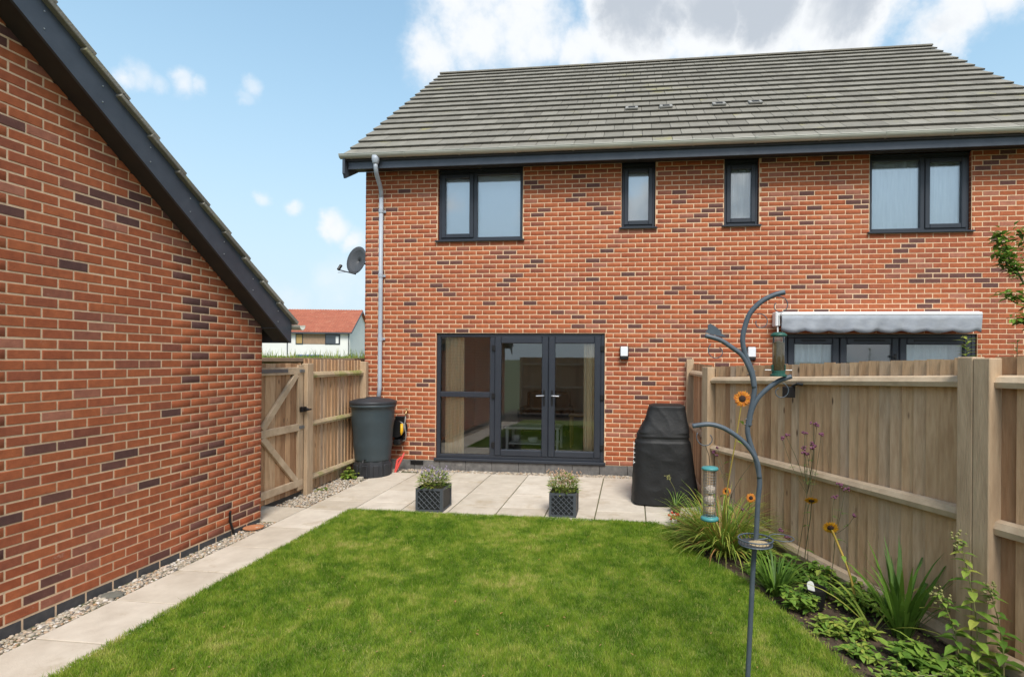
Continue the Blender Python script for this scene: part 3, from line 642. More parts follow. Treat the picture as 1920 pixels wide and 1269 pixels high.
# ---- things on the wall
dp = empty('downpipe', (-.26, -.06, 1.05), 'pale grey downpipe running from the gutter into the water butt', 'downpipe')
m = MB(); m.lathe([(.062, .06), (.06, 0), (.05, -.05), (.036, -.07)], (-.20, EY, 4.85), 16); m.build('outlet', PIPE, dp, smooth=True)
m = MB(); m.tube([(-.20, EY, 4.80), (-.20, EY + .005, 4.73), (-.21, EY + .05, 4.65), (-.25, -.12, 4.50), (-.259, -.075, 4.44), (-.26, -.066, 4.34)], .034, 12); m.build('swan_neck', PIPE, dp, smooth=True)
m = MB(); m.tube([(-.26, -.066, 4.36), (-.26, -.066, 2.6), (-.26, -.075, 1.2), (-.26, -.12, 1.0)], .034, 14); m.build('pipe', PIPE, dp, smooth=True)
for z in (4.12, 3.05, 2.0):
    m = MB(); m.lathe([(.041, -.03), (.041, .03)], (-.26, -.066, z), 14); m.cbox(-.32, -.20, -.028, -.004, z - .02, z + .02, c=.003); m.build('bracket', PIPE, dp)
for x, lab in ((3.775, 'white fronted wall lamp beside the open patio doors'), (5.715, "white fronted wall lamp near the neighbour's awning, above the fence")):
    L_ = empty('wall_lamp', (x, -.04, 1.72), lab, 'lamp')
    one('lamp_body', BLACK, L_, x - .068, x + .068, -.055, -.002, 1.685, 1.895, c=.008); one('lens', LAMPW, L_, x - .058, x + .058, -.10, -.054, 1.735, 1.888, c=.01); one('sensor', BLACK, L_, x - .058, x + .058, -.095, -.054, 1.69, 1.732, c=.008)
aw = empty('folded_awning', (7.55, -.2, 2.1), "folded grey awning with scalloped valance over the neighbour's doors", 'awning')
one('cassette', WHITEP, aw, 6.06, 8.90, -.16, -.003, 2.335, 2.42, c=.02); one('front_bar', WHITEP, aw, 6.10, 8.875, -.245, -.162, 2.355, 2.405, c=.012)
m = MB(); vs = []; n = 150
for i in range(n + 1):
    x = 6.11 + (8.87 - 6.11) * i / n; sc_ = abs(math.sin((x - 6.11) * math.pi / .335)); zb = 2.10 + .034 * (1 - sc_) ; 
    for k in range(5):
        u = k / 4; yy = -.236 - .012 * math.sin(x * 9) * u - .016 * math.sin(x * 23 + 2 * u) * u; vs.append((x, yy, 2.36 + (zb - 2.36) * u))
m.add(vs, [(5 * i + k, 5 * i + 5 + k, 5 * i + 6 + k, 5 * i + 1 + k) for i in range(n) for k in range(4)]); vo = m.build('valance', AWN, aw, smooth=True)
md = vo.modifiers.new('thick', 'SOLIDIFY'); md.thickness = .004
m = MB(); m.cbox(6.03, 6.10, -.20, -.003, 2.20, 2.42, c=.012); m.tube([(6.07, -.16, 2.22), (6.07, -.18, 2.10)], .012, 8); m.cbox(6.05, 6.13, -.12, -.05, 2.21, 2.26, c=.01); m.build('end_bracket', WHITEP, aw)
di = empty('satellite_dish', (-.60, .35, 3.3), 'grey satellite dish on the side wall of the brick house', 'satellite dish')
nd_ = Vector((-.35, -.92, .18)).normalized(); ce = Vector((-.83, .22, 3.36)); a1 = nd_.cross(Vector((0, 0, 1))).normalized(); a2 = a1.cross(nd_).normalized()
m = MB(); vs = []; n = 28
for rr in (.0, .4, .75, 1):
    for k in range(n): an = 6.2832 * k / n; vs.append(ce + a1 * (.225 * rr * math.cos(an)) + a2 * (.245 * rr * math.sin(an)) + nd_ * (.07 * rr * rr - .05))
m.add(vs, [(i * n + k, i * n + (k + 1) % n, (i + 1) * n + (k + 1) % n, (i + 1) * n + k) for i in range(3) for k in range(n)])
ds = m.build('reflector', DISHM, di, smooth=True); md = ds.modifiers.new('thick', 'SOLIDIFY'); md.thickness = .008
m = MB(); m.tube([ce - nd_ * .05, ce - nd_ * .16, (-.57, .40, 3.30)], .018, 8); m.cbox(-.60, -.563, .33, .47, 3.2, 3.4, c=.004); m.build('wall_bracket', BLACK, di)
m = MB(); tip = ce + nd_ * .34 - a2 * .28; m.tube([ce - a2 * .24 - nd_ * .02, tip], .010, 8); m.tube([ce - a2 * .20 - a1 * .1, tip - a2 * .05], .004, 6); m.build('feed_arm', DISHM, di)
m = MB(); m.tube([tip, tip + a2 * .09 - nd_ * .04], .026, 10); m.build('receiver', BLACK, di)
tp = empty('garden_tap', (.20, -.05, .62), 'brass outdoor tap with its grey hose on the brick wall', 'tap')
m = MB(); m.tube([(.20, -.002, .80), (.20, -.06, .80), (.20, -.085, .77), (.20, -.085, .73)], .012, 8); m.tube([(.17, -.05, .845), (.23, -.05, .845)], .008, 6); m.tube([(.20, -.05, .80), (.20, -.05, .845)], .007, 6); m.build('tap_body', BRASS, tp)
m = MB(); m.tube([(.20, -.085, .74), (.185, -.09, .6), (.21, -.085, .42), (.20, -.08, .34), (.12, -.07, .30), (.05, -.08, .32)], .009, 8); m.build('hose', HOSE, tp, smooth=True)
hr = empty('hose_reel', (.06, -.12, .3), 'grey and yellow wall hose reel half hidden behind the water butt', 'hose reel')
m = MB()
for y in (-.22, -.06): 
    q = [(.09 + .13 * math.cos(a), .53 + .14 * math.sin(a)) for a in np.linspace(0, 6.2832, 20)[:-1]]; m.prism(q, 'y', y, y + .012)
m.build('drum_side', BLACK, hr)
m = MB()
for k in range(7): m.tube([(.09 + (.085 + .006 * (k % 2)) * math.cos(a), -.195 + k * .021, .53 + (.095 + .006 * (k % 2)) * math.sin(a)) for a in np.linspace(0, 6.2832, 22)], .011, 6, cap=False)
m.build('coiled_hose', HOSE, hr, smooth=True, kind='stuff')
m = MB(); m.tube([(.20, -.24, .62), (.205, -.25, .50), (.195, -.25, .44)], [.022, .026, .014], 8); m.build('nozzle', YEL, hr, smooth=True)
m = MB(); m.cbox(.0, .16, -.055, -.004, .30, .72, c=.01); m.cbox(.03, .15, -.20, -.06, .26, .36, c=.02); m.build('back_plate', BLACK, hr)
rd = empty('red_folding_stand', (.16, -.22, -.15), 'red plastic forked stand leaning beside the water butt', 'stand')
m = MB(); m.tube([(.12, -.30, -.16), (.13, -.24, .02), (.15, -.16, .06)], [.016, .02, .014], 8); m.build('leg', RED, rd)
m = MB(); m.tube([(.12, -.30, -.16), (.20, -.22, .06), (.22, -.18, .14)], [.018, .02, .012], 8); m.build('arm', RED, rd)

# ------------------------------------------------------------------ garage
GX = -.3067; GY0 = -5.5305; GYC = GY0 + 11.5 * .225; g0 = -.1499
def zl(Y): return 2.777 - .724 * (Y + 4) if Y > -6.0 else 2.777 - .724 * (-2) - .724 * (-6 - Y)
garage = empty('brick_garage', (-3, -6, -.25), 'red brick garage with dark bargeboard and grey tiled pitched roof', 'garage')
m = MB(); m.prism([(GYC, -.35), (GYC, zl(GYC)), (-6.0, zl(-6.0)), (-9.057, zl(-9.057)), (-9.057, -.35)], 'x', GX - 4.5, GX - .003); gw = m.build('wall', MORTAR, garage)
gb = layout(-9.057, GYC, (0, 62), GY0, lambda z, a, b_: [(a, b_)] if (b_ > a and z + g0 - .0375 < max(zl(a), zl(b_))) else [], 0)
lay(gb, (GX, 0, g0), (0, 1, 0), (1, 0, 0), gw, largest(gb, lambda q: Vector((GX, q[0], q[1] + g0)), 300, lambda p: p.z > zl(p.y) - .02))
gb2 = layout(-4.8, GX, (0, 30), GX, lambda z, a, b_: [(a, b_)] if b_ > a and z < 2.1 else [], 0)
lay(gb2, (0, GYC + .004, g0), (1, 0, 0), (0, 1, 0), gw, [])
m = MB(); y = GY0 + .1125 - .225 * 17
while y < GYC - .01:
    y2 = min(y + .225, GYC); m.cbox(GX - .1, GX - .002, y + .004, y2 - .004, g0 - .22, g0 - .006, c=.004); y = y2
m.build('plinth', PLINTH, garage)
BX = GX + .2; YE = -2.72
m = MB(); m.prism([(YE, zl(YE)), (YE, zl(YE) + .268), (-6.0, zl(-6) + .268), (-6.0, zl(-6))], 'x', BX - .022, BX); m.prism([(-6.001, zl(-6)), (-6.001, zl(-6) + .268), (-9.3, zl(-9.3) + .268), (-9.3, zl(-9.3))], 'x', BX - .022, BX)
barge = m.build('bargeboard', FASC, garage)
m = MB()
for k in range(9):
    Y = -2.95 - k * .42
    for dz in (.07, .19): m.ball((BX + .001, Y, zl(Y) + dz), .006)
m.build('nail', STEEL, barge, kind='stuff')
m = MB(); m.prism([(YE, zl(YE) + .01), (YE, zl(YE) + .03), (-6.0, zl(-6) + .03), (-6.0, zl(-6) + .01)], 'x', GX - .01, BX - .023); m.build('soffit', SOFF, garage)
m = MB(); m.box(-4.8, BX - .023, GYC + .002, YE, zl(GYC) + .0, zl(GYC) + .02); m.box(-4.8, BX - .0, YE - .001, YE + .02, zl(YE) + .0, zl(YE) + .25); m.build('eaves_board', FASC, garage)
m = MB(); m.prism([(YE + .02, zl(YE) + .255), (-6.0, zl(-6) + .27), (-9.3, zl(-9.3) + .25), (-9.3, zl(-9.3) + .2), (-6, zl(-6) + .22), (YE + .02, zl(YE) + .21)], 'x', -4.9, BX - .024); groof = m.build('roof', SOFF, garage)
gt = math.atan(.724); glen = math.hypot(1, .724)
rest = MB()
for s_ in (0, 1):
    for c_ in range(13):
        Yc = YE + .07 - c_ * .345 / glen; zc = zl(YE) + .292 + c_ * .345 / glen * .724 - .724 * .05
        if Yc < -6.02: break
        if s_: continue
        for k in range(15):
            x1 = BX + .045 - k * .3005 + (0 if c_ % 2 else -.0); wd = .3005 if (k or c_ % 2) else .3005
            Mx = Matrix.Translation((x1 - .15, Yc, zc)) @ Matrix.Rotation(math.pi, 4, 'Z') @ Matrix.Rotation(gt - .07, 4, 'X')
            if k < 2:
                q = MB(); q.cbox(-.149, .149, -.03, .385, -.026, .018, c=.005); me = q.mesh('roof_tile'); me.materials.append(TILE_O); o = bpy.data.objects.new('roof_tile', me); col.objects.link(o); o.parent = groof; o.matrix_local = Mx; o['tone'] = random.random()
            else: rest.cbox(-.149, .149, -.03, .385, -.022, .012, c=.004, M=Mx, tone=random.uniform(.05, 1))
rest.build('tile_courses', TILE, groof, kind='stuff')
m = MB(); m.prism([(YE + .02, zl(YE) + .262), (YE + .02, zl(YE) + .305), (-6.0, zl(-6) + .315), (-6.0, zl(-6) + .269)], 'x', BX - .02, BX + .022); m.build('verge_mortar', mat('verge_mortar', (.36, .34, .29), .95, var=(.24, .23, .19), scale=12, bump=.6, bscale=40), groof)
m = MB(); m.prism([(-6, zl(-6) + .30), (-9.3, zl(-9.3) + .29), (-9.3, zl(-9.3) + .26), (-6, zl(-6) + .27)], 'x', -4.9, BX + .04); m.build('rear_roof_slope', TILE, groof)
m = MB(); half_round(m, -4.9, BX + .10, YE + .085, zl(YE) + .215, .06, .004, 8); m.build('gutter', GUT, garage)
m = MB(); m.tube([(GX + .03, -3.40, -.23), (GX + .02, -3.41, -.15), (GX + .012, -3.44, -.05), (GX + .018, -3.45, .04), (GX + .03, -3.46, .06)], .012, 8); o = m.build('cable_duct', BLACK, None, smooth=True, origin=(GX + .03, -3.4, -.23)); tag(o, 'black plastic pipe end rising out of the pebbles by the garage', 'pipe')
m = MB(); m.lathe([(.07, 0), (.105, .022), (.10, .024), (.07, .008), (.0, .008)], (-.205, -3.2, gz(-3.2) - .005), 24); o = m.build('plant_saucer', TERRA, None, smooth=True, origin=(-.205, -3.2, gz(-3.2))); tag(o, 'terracotta plant saucer lying on the pebbles by the garage', 'saucer')
m = MB(); m.ball((-.20, -4.85, gz(-4.85) + .0), .07, sq=(1.4, 1, .3), jit=.12); o = m.build('flat_stone', mat('slate_stone', (.19, .18, .15), .85, var=(.12, .12, .10), scale=12), None, origin=(-.2, -4.85, gz(-4.85))); tag(o, 'flat grey stone among the pebbles at the garage wall', 'stone')

# ------------------------------------------------------------------ fences and gate
def lerp(a, b_, t): return a + (b_ - a) * t
def fence(name, P, Q, ztop, zrail, label, posts, backside, boards_z0=-.2, rail_mat=WOODR, mossy=False, bw=.1):
    # boards fixed on the far side of three rails, rails let into the posts
    P = Vector((*P, 0)); Q = Vector((*Q, 0)); D = (Q - P); Ln = D.length; D.normalize(); Nn = Vector((-D.y, D.x, 0)) * backside
    F_ = empty(name, (*((P + Q) / 2).xy, gz(((P + Q) / 2).y)), label, 'fence')
    Mw = Matrix(((D.x, Nn.x, 0, P.x), (D.y, Nn.y, 0, P.y), (0, 0, 1, 0), (0, 0, 0, 1)))
    k = 0; s = 0
    while s < Ln - .02:
        wd = min(bw * random.uniform(.94, 1.06), Ln - s); t = (s + wd / 2) / Ln; z1 = lerp(*ztop, t) + random.uniform(-.006, .006); q = MB()
        th = random.uniform(.014, .02); y0 = .030 + random.uniform(0, .005); zb = gz((P + D * s).y) + .0
        # feather edge: thick at one side
        vs = [(s, y0, zb), (s + wd + .012, y0 + .019, zb), (s + wd + .012, y0 + .024, zb), (s, y0 + th + .008, zb)]
        vs = vs + [(a, b_, z1) for a, b_, _ in vs]
        q.add([Mw @ Vector(v) for v in vs], [(0, 3, 2, 1), (4, 5, 6, 7), (0, 1, 5, 4), (1, 2, 6, 5), (2, 3, 7, 6), (3, 0, 4, 7)])
        c = Mw @ Vector((s + wd / 2, y0, zb)); o = q.build('board', WOOD, None, origin=tuple(c)); put_under(o, F_); o['tone'] = random.random(); s += wd; k += 1
    for (za0, za1), (zb0, zb1) in zrail:
        q = MB(); n = 6; vs = []
        for i in range(n + 1):
            t = i / n; zt = lerp(za1, zb1, t) + random.uniform(-.003, .003); zz = lerp(za0, zb0, t); x = Ln * t
            vs += [(x, .030, zt), (x, -.012, zt - .012), (x, -.03, (zt + zz) / 2 - .005), (x, -.02, zz), (x, .030, zz)]
        fs = [(5 * i + k_, 5 * i + (k_ + 1) % 5, 5 * i + 5 + (k_ + 1) % 5, 5 * i + 5 + k_) for i in range(n) for k_ in range(5)] + [(0, 1, 2, 3, 4)[::-1], tuple(range(5 * n, 5 * n + 5))]
        q.add([Mw @ Vector(v) for v in vs], fs); o = q.build('rail', rail_mat, F_)
    for s_, z1, wd in posts:
        q = MB(); zb = gz((P + D * s_).y) - .1; q.cbox(s_ - wd / 2, s_ + wd / 2, -.065, .045, zb, z1, c=.006, M=Mw); o = q.build('post', POSTM, F_); o['tone'] = random.random()
    return F_, Mw
# left: gate and side fence on the line X = -.53
lf, _ = fence('side_fence', (-.53, -1.70), (-.53, -.10), (1.665, 1.640), [((1.40, 1.48), (1.40, 1.48)), ((.73, .80), (.73, .80)), ((-.02, .05), (-.01, .06))], 'weathered board fence with mossy rails between gate and house', [(0.0, 1.60, .10), (1.60, 1.62, .09)], 1, rail_mat=WOODM, bw=.098)
gate = empty('garden_gate', (-.53, -2.3, -.18), 'ledged and braced wooden garden gate beside the garage corner', 'gate')
y = -2.93; k = 0
while y < -1.80:
    wd = min(.1, -1.79 - y); q = MB(); q.cbox(-.575 - .004 * (k % 2), -.553 - .004 * (k % 2), y + .002, y + wd - .002, -.13, 1.60 + random.uniform(-.004, .004), c=.003); o = q.build('board', WOOD, None, origin=(-.56, y, -.13)); put_under(o, gate); o['tone'] = random.random(); y += wd; k += 1
for z in (1.50, .745, -.005):
    q = MB(); q.cbox(-.553, -.515, -2.92, -1.80, z - .045, z + .05, c=.005); q.build('ledge', WOODR, gate)
def brace(y0, z0, y1, z1):
    d = Vector((0, y1 - y0, z1 - z0)); L_ = d.length; ang = math.atan2(d.z, d.y); q = MB()
    q.cbox(-.5525, -.516, 0, L_, -.042, .042, c=.004, M=Matrix.Translation((0, y0, z0)) @ Matrix.Rotation(ang, 4, 'X')); q.build('brace', WOODR, gate)
brace(-2.62, .80, -1.93, 1.46); brace(-2.62, .70, -1.93, .03)
q = MB(); q.cbox(-.515, -.46, -1.80, -1.70, -.25, 1.60, c=.006); q.cbox(-.5525, -.517, -1.91, -1.80, -.10, 1.58, c=.005); q.build('stile', POSTM, gate)
q = MB(); q.cbox(-.514, -.508, -2.85, -2.15, 1.485, 1.53, c=.002); q.build('hinge_strap', mat('galvanised', (.20, .21, .22), .5, metal=.6), gate)
q = MB(); q.cbox(-.51, -.47, -1.90, -1.76, .95, 1.02, c=.006); q.tube([(-.46, -1.83, .98), (-.42, -1.83, .98), (-.42, -1.78, .98)], .012, 8); q.ball((-.425, -1.86, .985), .026); q.build('latch', BLACK, gate)
for z in (1.50, .745):
    q = MB(); q.cbox(-.512, -.50, -1.90, -1.72, z - .02, z + .02, c=.003); q.build('bracket', mat('galvanised_plate', (.22, .23, .24), .5, metal=.6), gate)
# right: short return by the wall, then the long angled run
fence('return_fence', (4.80, -.06), (4.83, -1.80), (1.63, 1.62), [((1.46, 1.53), (1.46, 1.53)), ((.66, .73), (.66, .73)), ((-.10, -.03), (-.12, -.05))], 'short pale board fence running out from the house wall', [(.02, 1.70, .09)], 1, bw=.12)
P1 = (4.83, -1.87); P2 = (6.14, -4.90)
rf, RM = fence('boundary_fence', P1, P2, (1.60, 1.712), [((1.405, 1.475), (1.52, 1.60)), ((.595, .66), (.63, .72)), ((-.10, -.02), (-.24, -.13))], 'weathered brown board fence with three rails behind the flower bed', [(.02, 1.60, .13), (3.247, 1.716, .106), (3.355, 1.709, .106)], 1, bw=.104)
dx_, dy_ = P2[0] - P1[0], P2[1] - P1[1]; ln = math.hypot(dx_, dy_); P3 = (P2[0] + dx_ / ln * 2.2, P2[1] + dy_ / ln * 2.2)
fence('boundary_fence', (P2[0] + dx_ / ln * .07, P2[1] + dy_ / ln * .07), P3, (1.72, 1.75), [((1.52, 1.60), (1.55, 1.63)), ((.60, .69), (.62, .71)), ((-.24, -.13), (-.26, -.15))], 'brown fence bay with swirling grain beyond the broad post', [(2.2, 1.75, .12)], 1, bw=.13)
fence('rear_fence', (7.2, -11.2), (-.2, -11.2), (1.75, 1.75), [((1.45, 1.53), (1.45, 1.53)), ((.6, .68), (.6, .68)), ((-.2, -.12), (-.2, -.12))], 'brown board fence closing the far end of the garden opposite the house', [(0.02, 1.75, .1), (2.4, 1.75, .1), (4.9, 1.75, .1), (7.38, 1.75, .1)], 1, bw=.12)
q = MB(); q.box(.0, 3.2, .012, .03, -.34, -.10, M=RM); o = q.build('gravel_board', WOODM, rf)
so_ = empty('fence_light', tuple(RM @ Vector((1.56, -.06, 1.36))), 'small black lantern bracketed to the fence rail', 'lantern')
q = MB(); q.cbox(1.50, 1.60, -.11, -.035, 1.335, 1.44, c=.006, M=RM); q.build('housing', BLACK, so_)
q = MB(); q.tube([RM @ Vector((1.58, -.06, 1.44)), RM @ Vector((1.64, -.05, 1.47)), RM @ Vector((1.68, -.02, 1.46))], .012, 8); q.build('arm', BLACK, so_)

# ------------------------------------------------------------------ water butt, barbecue, planters
wb = empty('water_butt', (-.16, -.50, gz(-.5)), 'dark green plastic water butt on a black stand in the corner', 'water butt')
cb = (-.16, -.50, 0)
prof = [(.262, .075), (.27, .10)]
for k in range(14):
    u = k / 13; prof.append((.272 + .058 * u + (.006 if k in (3, 4, 9, 10) else 0), .11 + .80 * u))
prof += [(.345, .915), (.352, .93), (.352, .955), (.338, .96)]
m = MB(); m.lathe(prof, cb, 48); m.build('barrel', BUTT, wb, smooth=True)
m = MB(); m.lathe([(.352, .956), (.358, .965), (.358, 1.0), (.345, 1.008), (.26, 1.035), (.12, 1.05), (.11, 1.065), (.0, 1.068)], cb, 40); m.build('lid', BUTTB, wb, smooth=True)
m = MB()
for k in range(10):
    a = 6.2832 * k / 10; 
m.lathe([(.285, gz(-.5) - .02), (.285, .0), (.27, .085), (.2, .088)], cb, 10); m.build('stand', BUTTB, wb)
m = MB()
for k in range(10):
    a = 6.2832 * (k + .5) / 10; m.cbox(-.045, .045, -.02, .02, gz(-.5), .03, c=.01, M=Matrix.Translation((cb[0] + .265 * math.cos(a), cb[1] + .265 * math.sin(a), 0)) @ Matrix.Rotation(a + math.pi / 2, 4, 'Z'))
m.build('stand_rib', BUTTB, wb, kind='stuff')
m = MB(); m.tube([(-.12, -.84, .13), (-.12, -.90, .13), (-.12, -.91, .10)], .014, 8); m.build('tap', BLACK, wb)
m = MB(); m.cbox(-.20, -.12, -.93, -.87, gz(-.9), gz(-.9) + .05, c=.008); o = m.build('stone_block', mat('pale_stone', (.42, .38, .30), .9), None, origin=(-.16, -.9, gz(-.9))); tag(o, 'small pale stone block at the foot of the water butt', 'stone')

bq = empty('covered_barbecue', (4.33, -1.42, gz(-1.42)), 'barbecue under a black fitted cover against the fence', 'barbecue')
secs = [(-.0, 3.905, 4.755, -1.73, -1.10), (.15, 3.91, 4.75, -1.725, -1.10), (.45, 3.92, 4.71, -1.70, -1.11), (.62, 3.935, 4.685, -1.69, -1.12), (.78, 3.945, 4.66, -1.675, -1.13), (.86, 3.965, 4.65, -1.66, -1.13), (.95, 4.01, 4.64, -1.64, -1.14), (1.06, 4.07, 4.62, -1.61, -1.16), (1.20, 4.115, 4.60, -1.58, -1.18), (1.255, 4.13, 4.59, -1.575, -1.19), (1.272, 4.18, 4.55, -1.53, -1.22)]
from mathutils import noise as mn
m = MB(); nper = 132; vs = []; dense = []
for i in range(len(secs) - 1):
    st = max(2, int((secs[i + 1][0] - secs[i][0]) / .012))
    for q in range(st): dense.append([lerp(secs[i][j], secs[i + 1][j], q / st) for j in range(5)])
dense.append(list(secs[-1]))
for ri, (h_, x0, x1, y0, y1) in enumerate(dense):
    xc, yc = (x0 + x1) / 2, (y0 + y1) / 2; hx, hy = (x1 - x0) / 2, (y1 - y0) / 2; n_e = 5.5 if h_ > .9 else 4.2
    for k in range(nper):
        a = 6.2832 * k / nper; ca, sa = math.cos(a), math.sin(a); rr = (abs(ca) ** n_e + abs(sa) ** n_e) ** (-1 / n_e); x, y = rr * ca * hx, rr * sa * hy
        p = Vector((xc + x, yc + y, h_)); d = Vector((ca, sa, 0))
        fold = .5 * (.022 * mn.noise(Vector((a * 3.2, h_ * 1.1, 3))) * max(0, 1 - h_ / .95) + .016 * (1 - abs(mn.noise(Vector((p.x * 4 + p.z * 2.5, p.y * 4, p.z * 3.2))))) ** 4 + .006 * mn.noise(p * 9) - .008)
        if .80 < h_ < .86: fold -= .012
        p += d * fold; zz = gz(-1.42) + .015 + h_ * .985 + (.025 * mn.noise(Vector((a * 2.5, 0, 9))) if ri < 2 else 0)
        vs.append((p.x, p.y, zz))
ns = len(dense)
m.add(vs, [(i * nper + k, i * nper + (k + 1) % nper, (i + 1) * nper + (k + 1) % nper, (i + 1) * nper + k) for i in range(ns - 1) for k in range(nper)] + [tuple(range((ns - 1) * nper, ns * nper))])
cv = m.build('cover', COVER, bq, smooth=True)
m = MB()
for k, (z, h_) in enumerate(((.36, .05), (.43, .035), (.48, .05), (.55, .03), (.60, .045))): m.box(3.925, 3.93, -1.712 + .0, -1.70, z, z + h_); m.box(3.93, 3.945, -1.712, -1.706, z + h_ * .3, z + h_ * .5)
m.build('lettering', WHITEP, bq, kind='stuff')
m = MB()
for x in (4.0, 4.62):
    for y in (-1.62, -1.2): m.box(x, x + .04, y, y + .04, gz(-1.42) - .005, .3)
m.box(4.0, 4.66, -1.62, -1.16, .3, .32); m.build('frame', BLACK, bq)

def planter(x0, y0, wd, label, flower, flabel, seedn):
    z0 = gz(y0); h_ = .285; P_ = empty('planter', (x0 + wd / 2, y0 + wd / 2, z0), label, 'planter', None)
    m = MB(); t = .016
    m.cbox(x0, x0 + wd, y0, y0 + t, z0, z0 + h_, c=.004); m.cbox(x0, x0 + wd, y0 + wd - t, y0 + wd, z0, z0 + h_, c=.004); m.cbox(x0, x0 + t, y0 + t, y0 + wd - t, z0, z0 + h_, c=.004); m.cbox(x0 + wd - t, x0 + wd, y0 + t, y0 + wd - t, z0, z0 + h_, c=.004); m.build('tub', PLANTER, P_)
    m = MB(); m.box(x0 + t, x0 + wd - t, y0 + t, y0 + wd - t, z0 + .01, z0 + h_ - .04); m.build('compost', SOIL, P_)
    m = MB(); r0 = .028
    def bars(face):
        n = 4; a0, a1 = .03, wd - .03; b0, b1 = .03, h_ - .03; st = (a1 - a0) / n
        for sgn in (1, -1):
            for k in range(-n, n + 1):
                pts = []
                for i in range(41):
                    u = i / 40; a = a0 + (a1 - a0) * u; b_ = (b0 + (a - a0) + k * st) if sgn > 0 else (b1 - (a - a0) - k * st)
                    if b0 <= b_ <= b1: pts.append((a, b_))
                if len(pts) > 1:
                    (pa, pb), (qa, qb) = pts[0], pts[-1]
                    if face == 'f': m.tube([(x0 + pa, y0 - .001, z0 + pb), (x0 + qa, y0 - .001, z0 + qb)], .0045, 4)
                    else: m.tube([(x0 + wd + .001, y0 + pa, z0 + pb), (x0 + wd + .001, y0 + qa, z0 + qb)], .0045, 4)
    bars('f')
    for f_ in (0, 1):
        for a, b_, c_, d_ in ((.0, wd, 0, .028), (0, wd, h_ - .028, h_), (0, .028, .028, h_ - .028), (wd - .028, wd, .028, h_ - .028)):
            if f_ == 0: m.box(x0 + a + .0005, x0 + b_ - .0005, y0 - .006, y0 + .002, z0 + c_ + .0005, z0 + d_ - .0005)
            else: m.box(x0 + wd - .002, x0 + wd + .006, y0 + a + .0005, y0 + b_ - .0005, z0 + c_ + .0005, z0 + d_ - .0005)
    m.build('lattice', PLATT, P_)
    random.seed(seedn); cx, cy = x0 + wd / 2, y0 + wd / 2; zt = z0 + h_ - .05
    pl = empty('potted_flowers', (cx, cy, zt), flabel, 'plant')
    lf_ = MB(); st_ = MB(); fl = MB()
    for k in range(420):
        a = random.uniform(0, 6.283); r_ = random.random() ** .5 * wd * .56; h2 = random.uniform(.0, .23) * (1.15 - r_ / wd)
        d = Vector((math.cos(a) * .9, math.sin(a) * .9, random.uniform(.1, 1.1))); lf_.leaf((cx + math.cos(a) * r_, cy + math.sin(a) * r_, zt + .02 + h2), d, (random.uniform(-.3, .3), random.uniform(-.3, .3), 1), random.uniform(.04, .075), random.uniform(.012, .022), .3, random.uniform(.3, 1))
    for k in range(80):
        a = random.uniform(0, 6.283); r_ = random.random() ** .5 * wd * .42; x, y = cx + math.cos(a) * r_, cy + math.sin(a) * r_; h2 = random.uniform(.15, .29); lx, ly = random.gauss(0, .035) + math.cos(a) * r_ * .35, random.gauss(0, .03)
        tip = Vector((x + lx, y + ly, zt + h2)); st_.tube([(x, y, zt), (x + lx * .4, y + ly * .4, zt + h2 * .55), tip], .0016, 4)
        for q in range(3): fl.ball((tip.x + random.gauss(0, .006), tip.y + random.gauss(0, .006), tip.z - q * .009), random.uniform(.005, .0085), jit=.2)
    lf_.build('foliage', LEAF, pl, kind='stuff'); st_.build('stems', STEM, pl, kind='stuff'); fl.build('flowers', flower, pl, kind='stuff')
planter(1.29, -2.33, .335, 'black lattice planter holding the mauve lavender', LAV, 'mauve lavender growing in a black lattice planter', 21)
planter(2.935, -2.325, .315, 'black lattice planter holding the faded pink flowers', ROSE, 'faded pink flowers growing in a black lattice planter', 22)

# ------------------------------------------------------------------ lawn
edge = [(.47, -2.40), (1.2, -2.36), (2.2, -2.36), (3.2, -2.36), (4.15, -2.37), (4.33, -2.55), (4.38, -2.85), (4.47, -3.2), (4.88, -3.9), (5.10, -4.6), (5.26, -5.2), (5.36, -6.0), (5.4, -8.6), (.45, -8.6)]
m = MB(); m.add([(x, y, gz(y) + .0) for x, y in edge], [tuple(range(len(edge)))[::-1]]); m.build('lawn', TURF, None, kind='structure')
N_ = 620000
Y = -2.36 - (rng.random(N_) ** 1.0) * 4.6; X = rng.uniform(.44, 5.42, N_)
ey = np.array([-2.36, -2.55, -2.85, -3.2, -3.9, -4.6, -5.2, -6.0, -8.6]); ex = np.array([4.16, 4.33, 4.38, 4.47, 4.88, 5.10, 5.26, 5.36, 5.4])
lim = np.interp(-Y, -ey, ex) + rng.normal(0, .025, N_); keep = (X < lim) & (X > .455 + rng.normal(0, .012, N_)) & (Y < -2.36 + rng.normal(0, .012, N_))
X, Y = X[keep], Y[keep]; n = len(X)
def vnoise(x, y, s, sd_):
    g = np.random.default_rng(sd_).random((64, 64)); fx, fy = x / s, y / s; i, j = np.floor(fx).astype(int), np.floor(fy).astype(int); u, v = fx - i, fy - j; u = u * u * (3 - 2 * u); v = v * v * (3 - 2 * v)
    q = lambda a, b_: g[a % 64, b_ % 64]
    return (q(i, j) * (1 - u) + q(i + 1, j) * u) * (1 - v) + (q(i, j + 1) * (1 - u) + q(i + 1, j + 1) * u) * v
pt = .28 * vnoise(X, Y, .6, 1) + .34 * vnoise(X, Y, .17, 2) + .38 * vnoise(X, Y, .05, 3)
hgt = np.where(rng.random(n) < .02, rng.uniform(.04, .06, n), rng.uniform(.016, .038, n)) * (.75 + .5 * vnoise(X, Y, .15, 4)); an = rng.uniform(0, 6.283, n); wd = rng.uniform(.0014, .0026, n); ln_ = rng.uniform(.1, .9, n) * hgt; la = rng.uniform(0, 6.283, n)
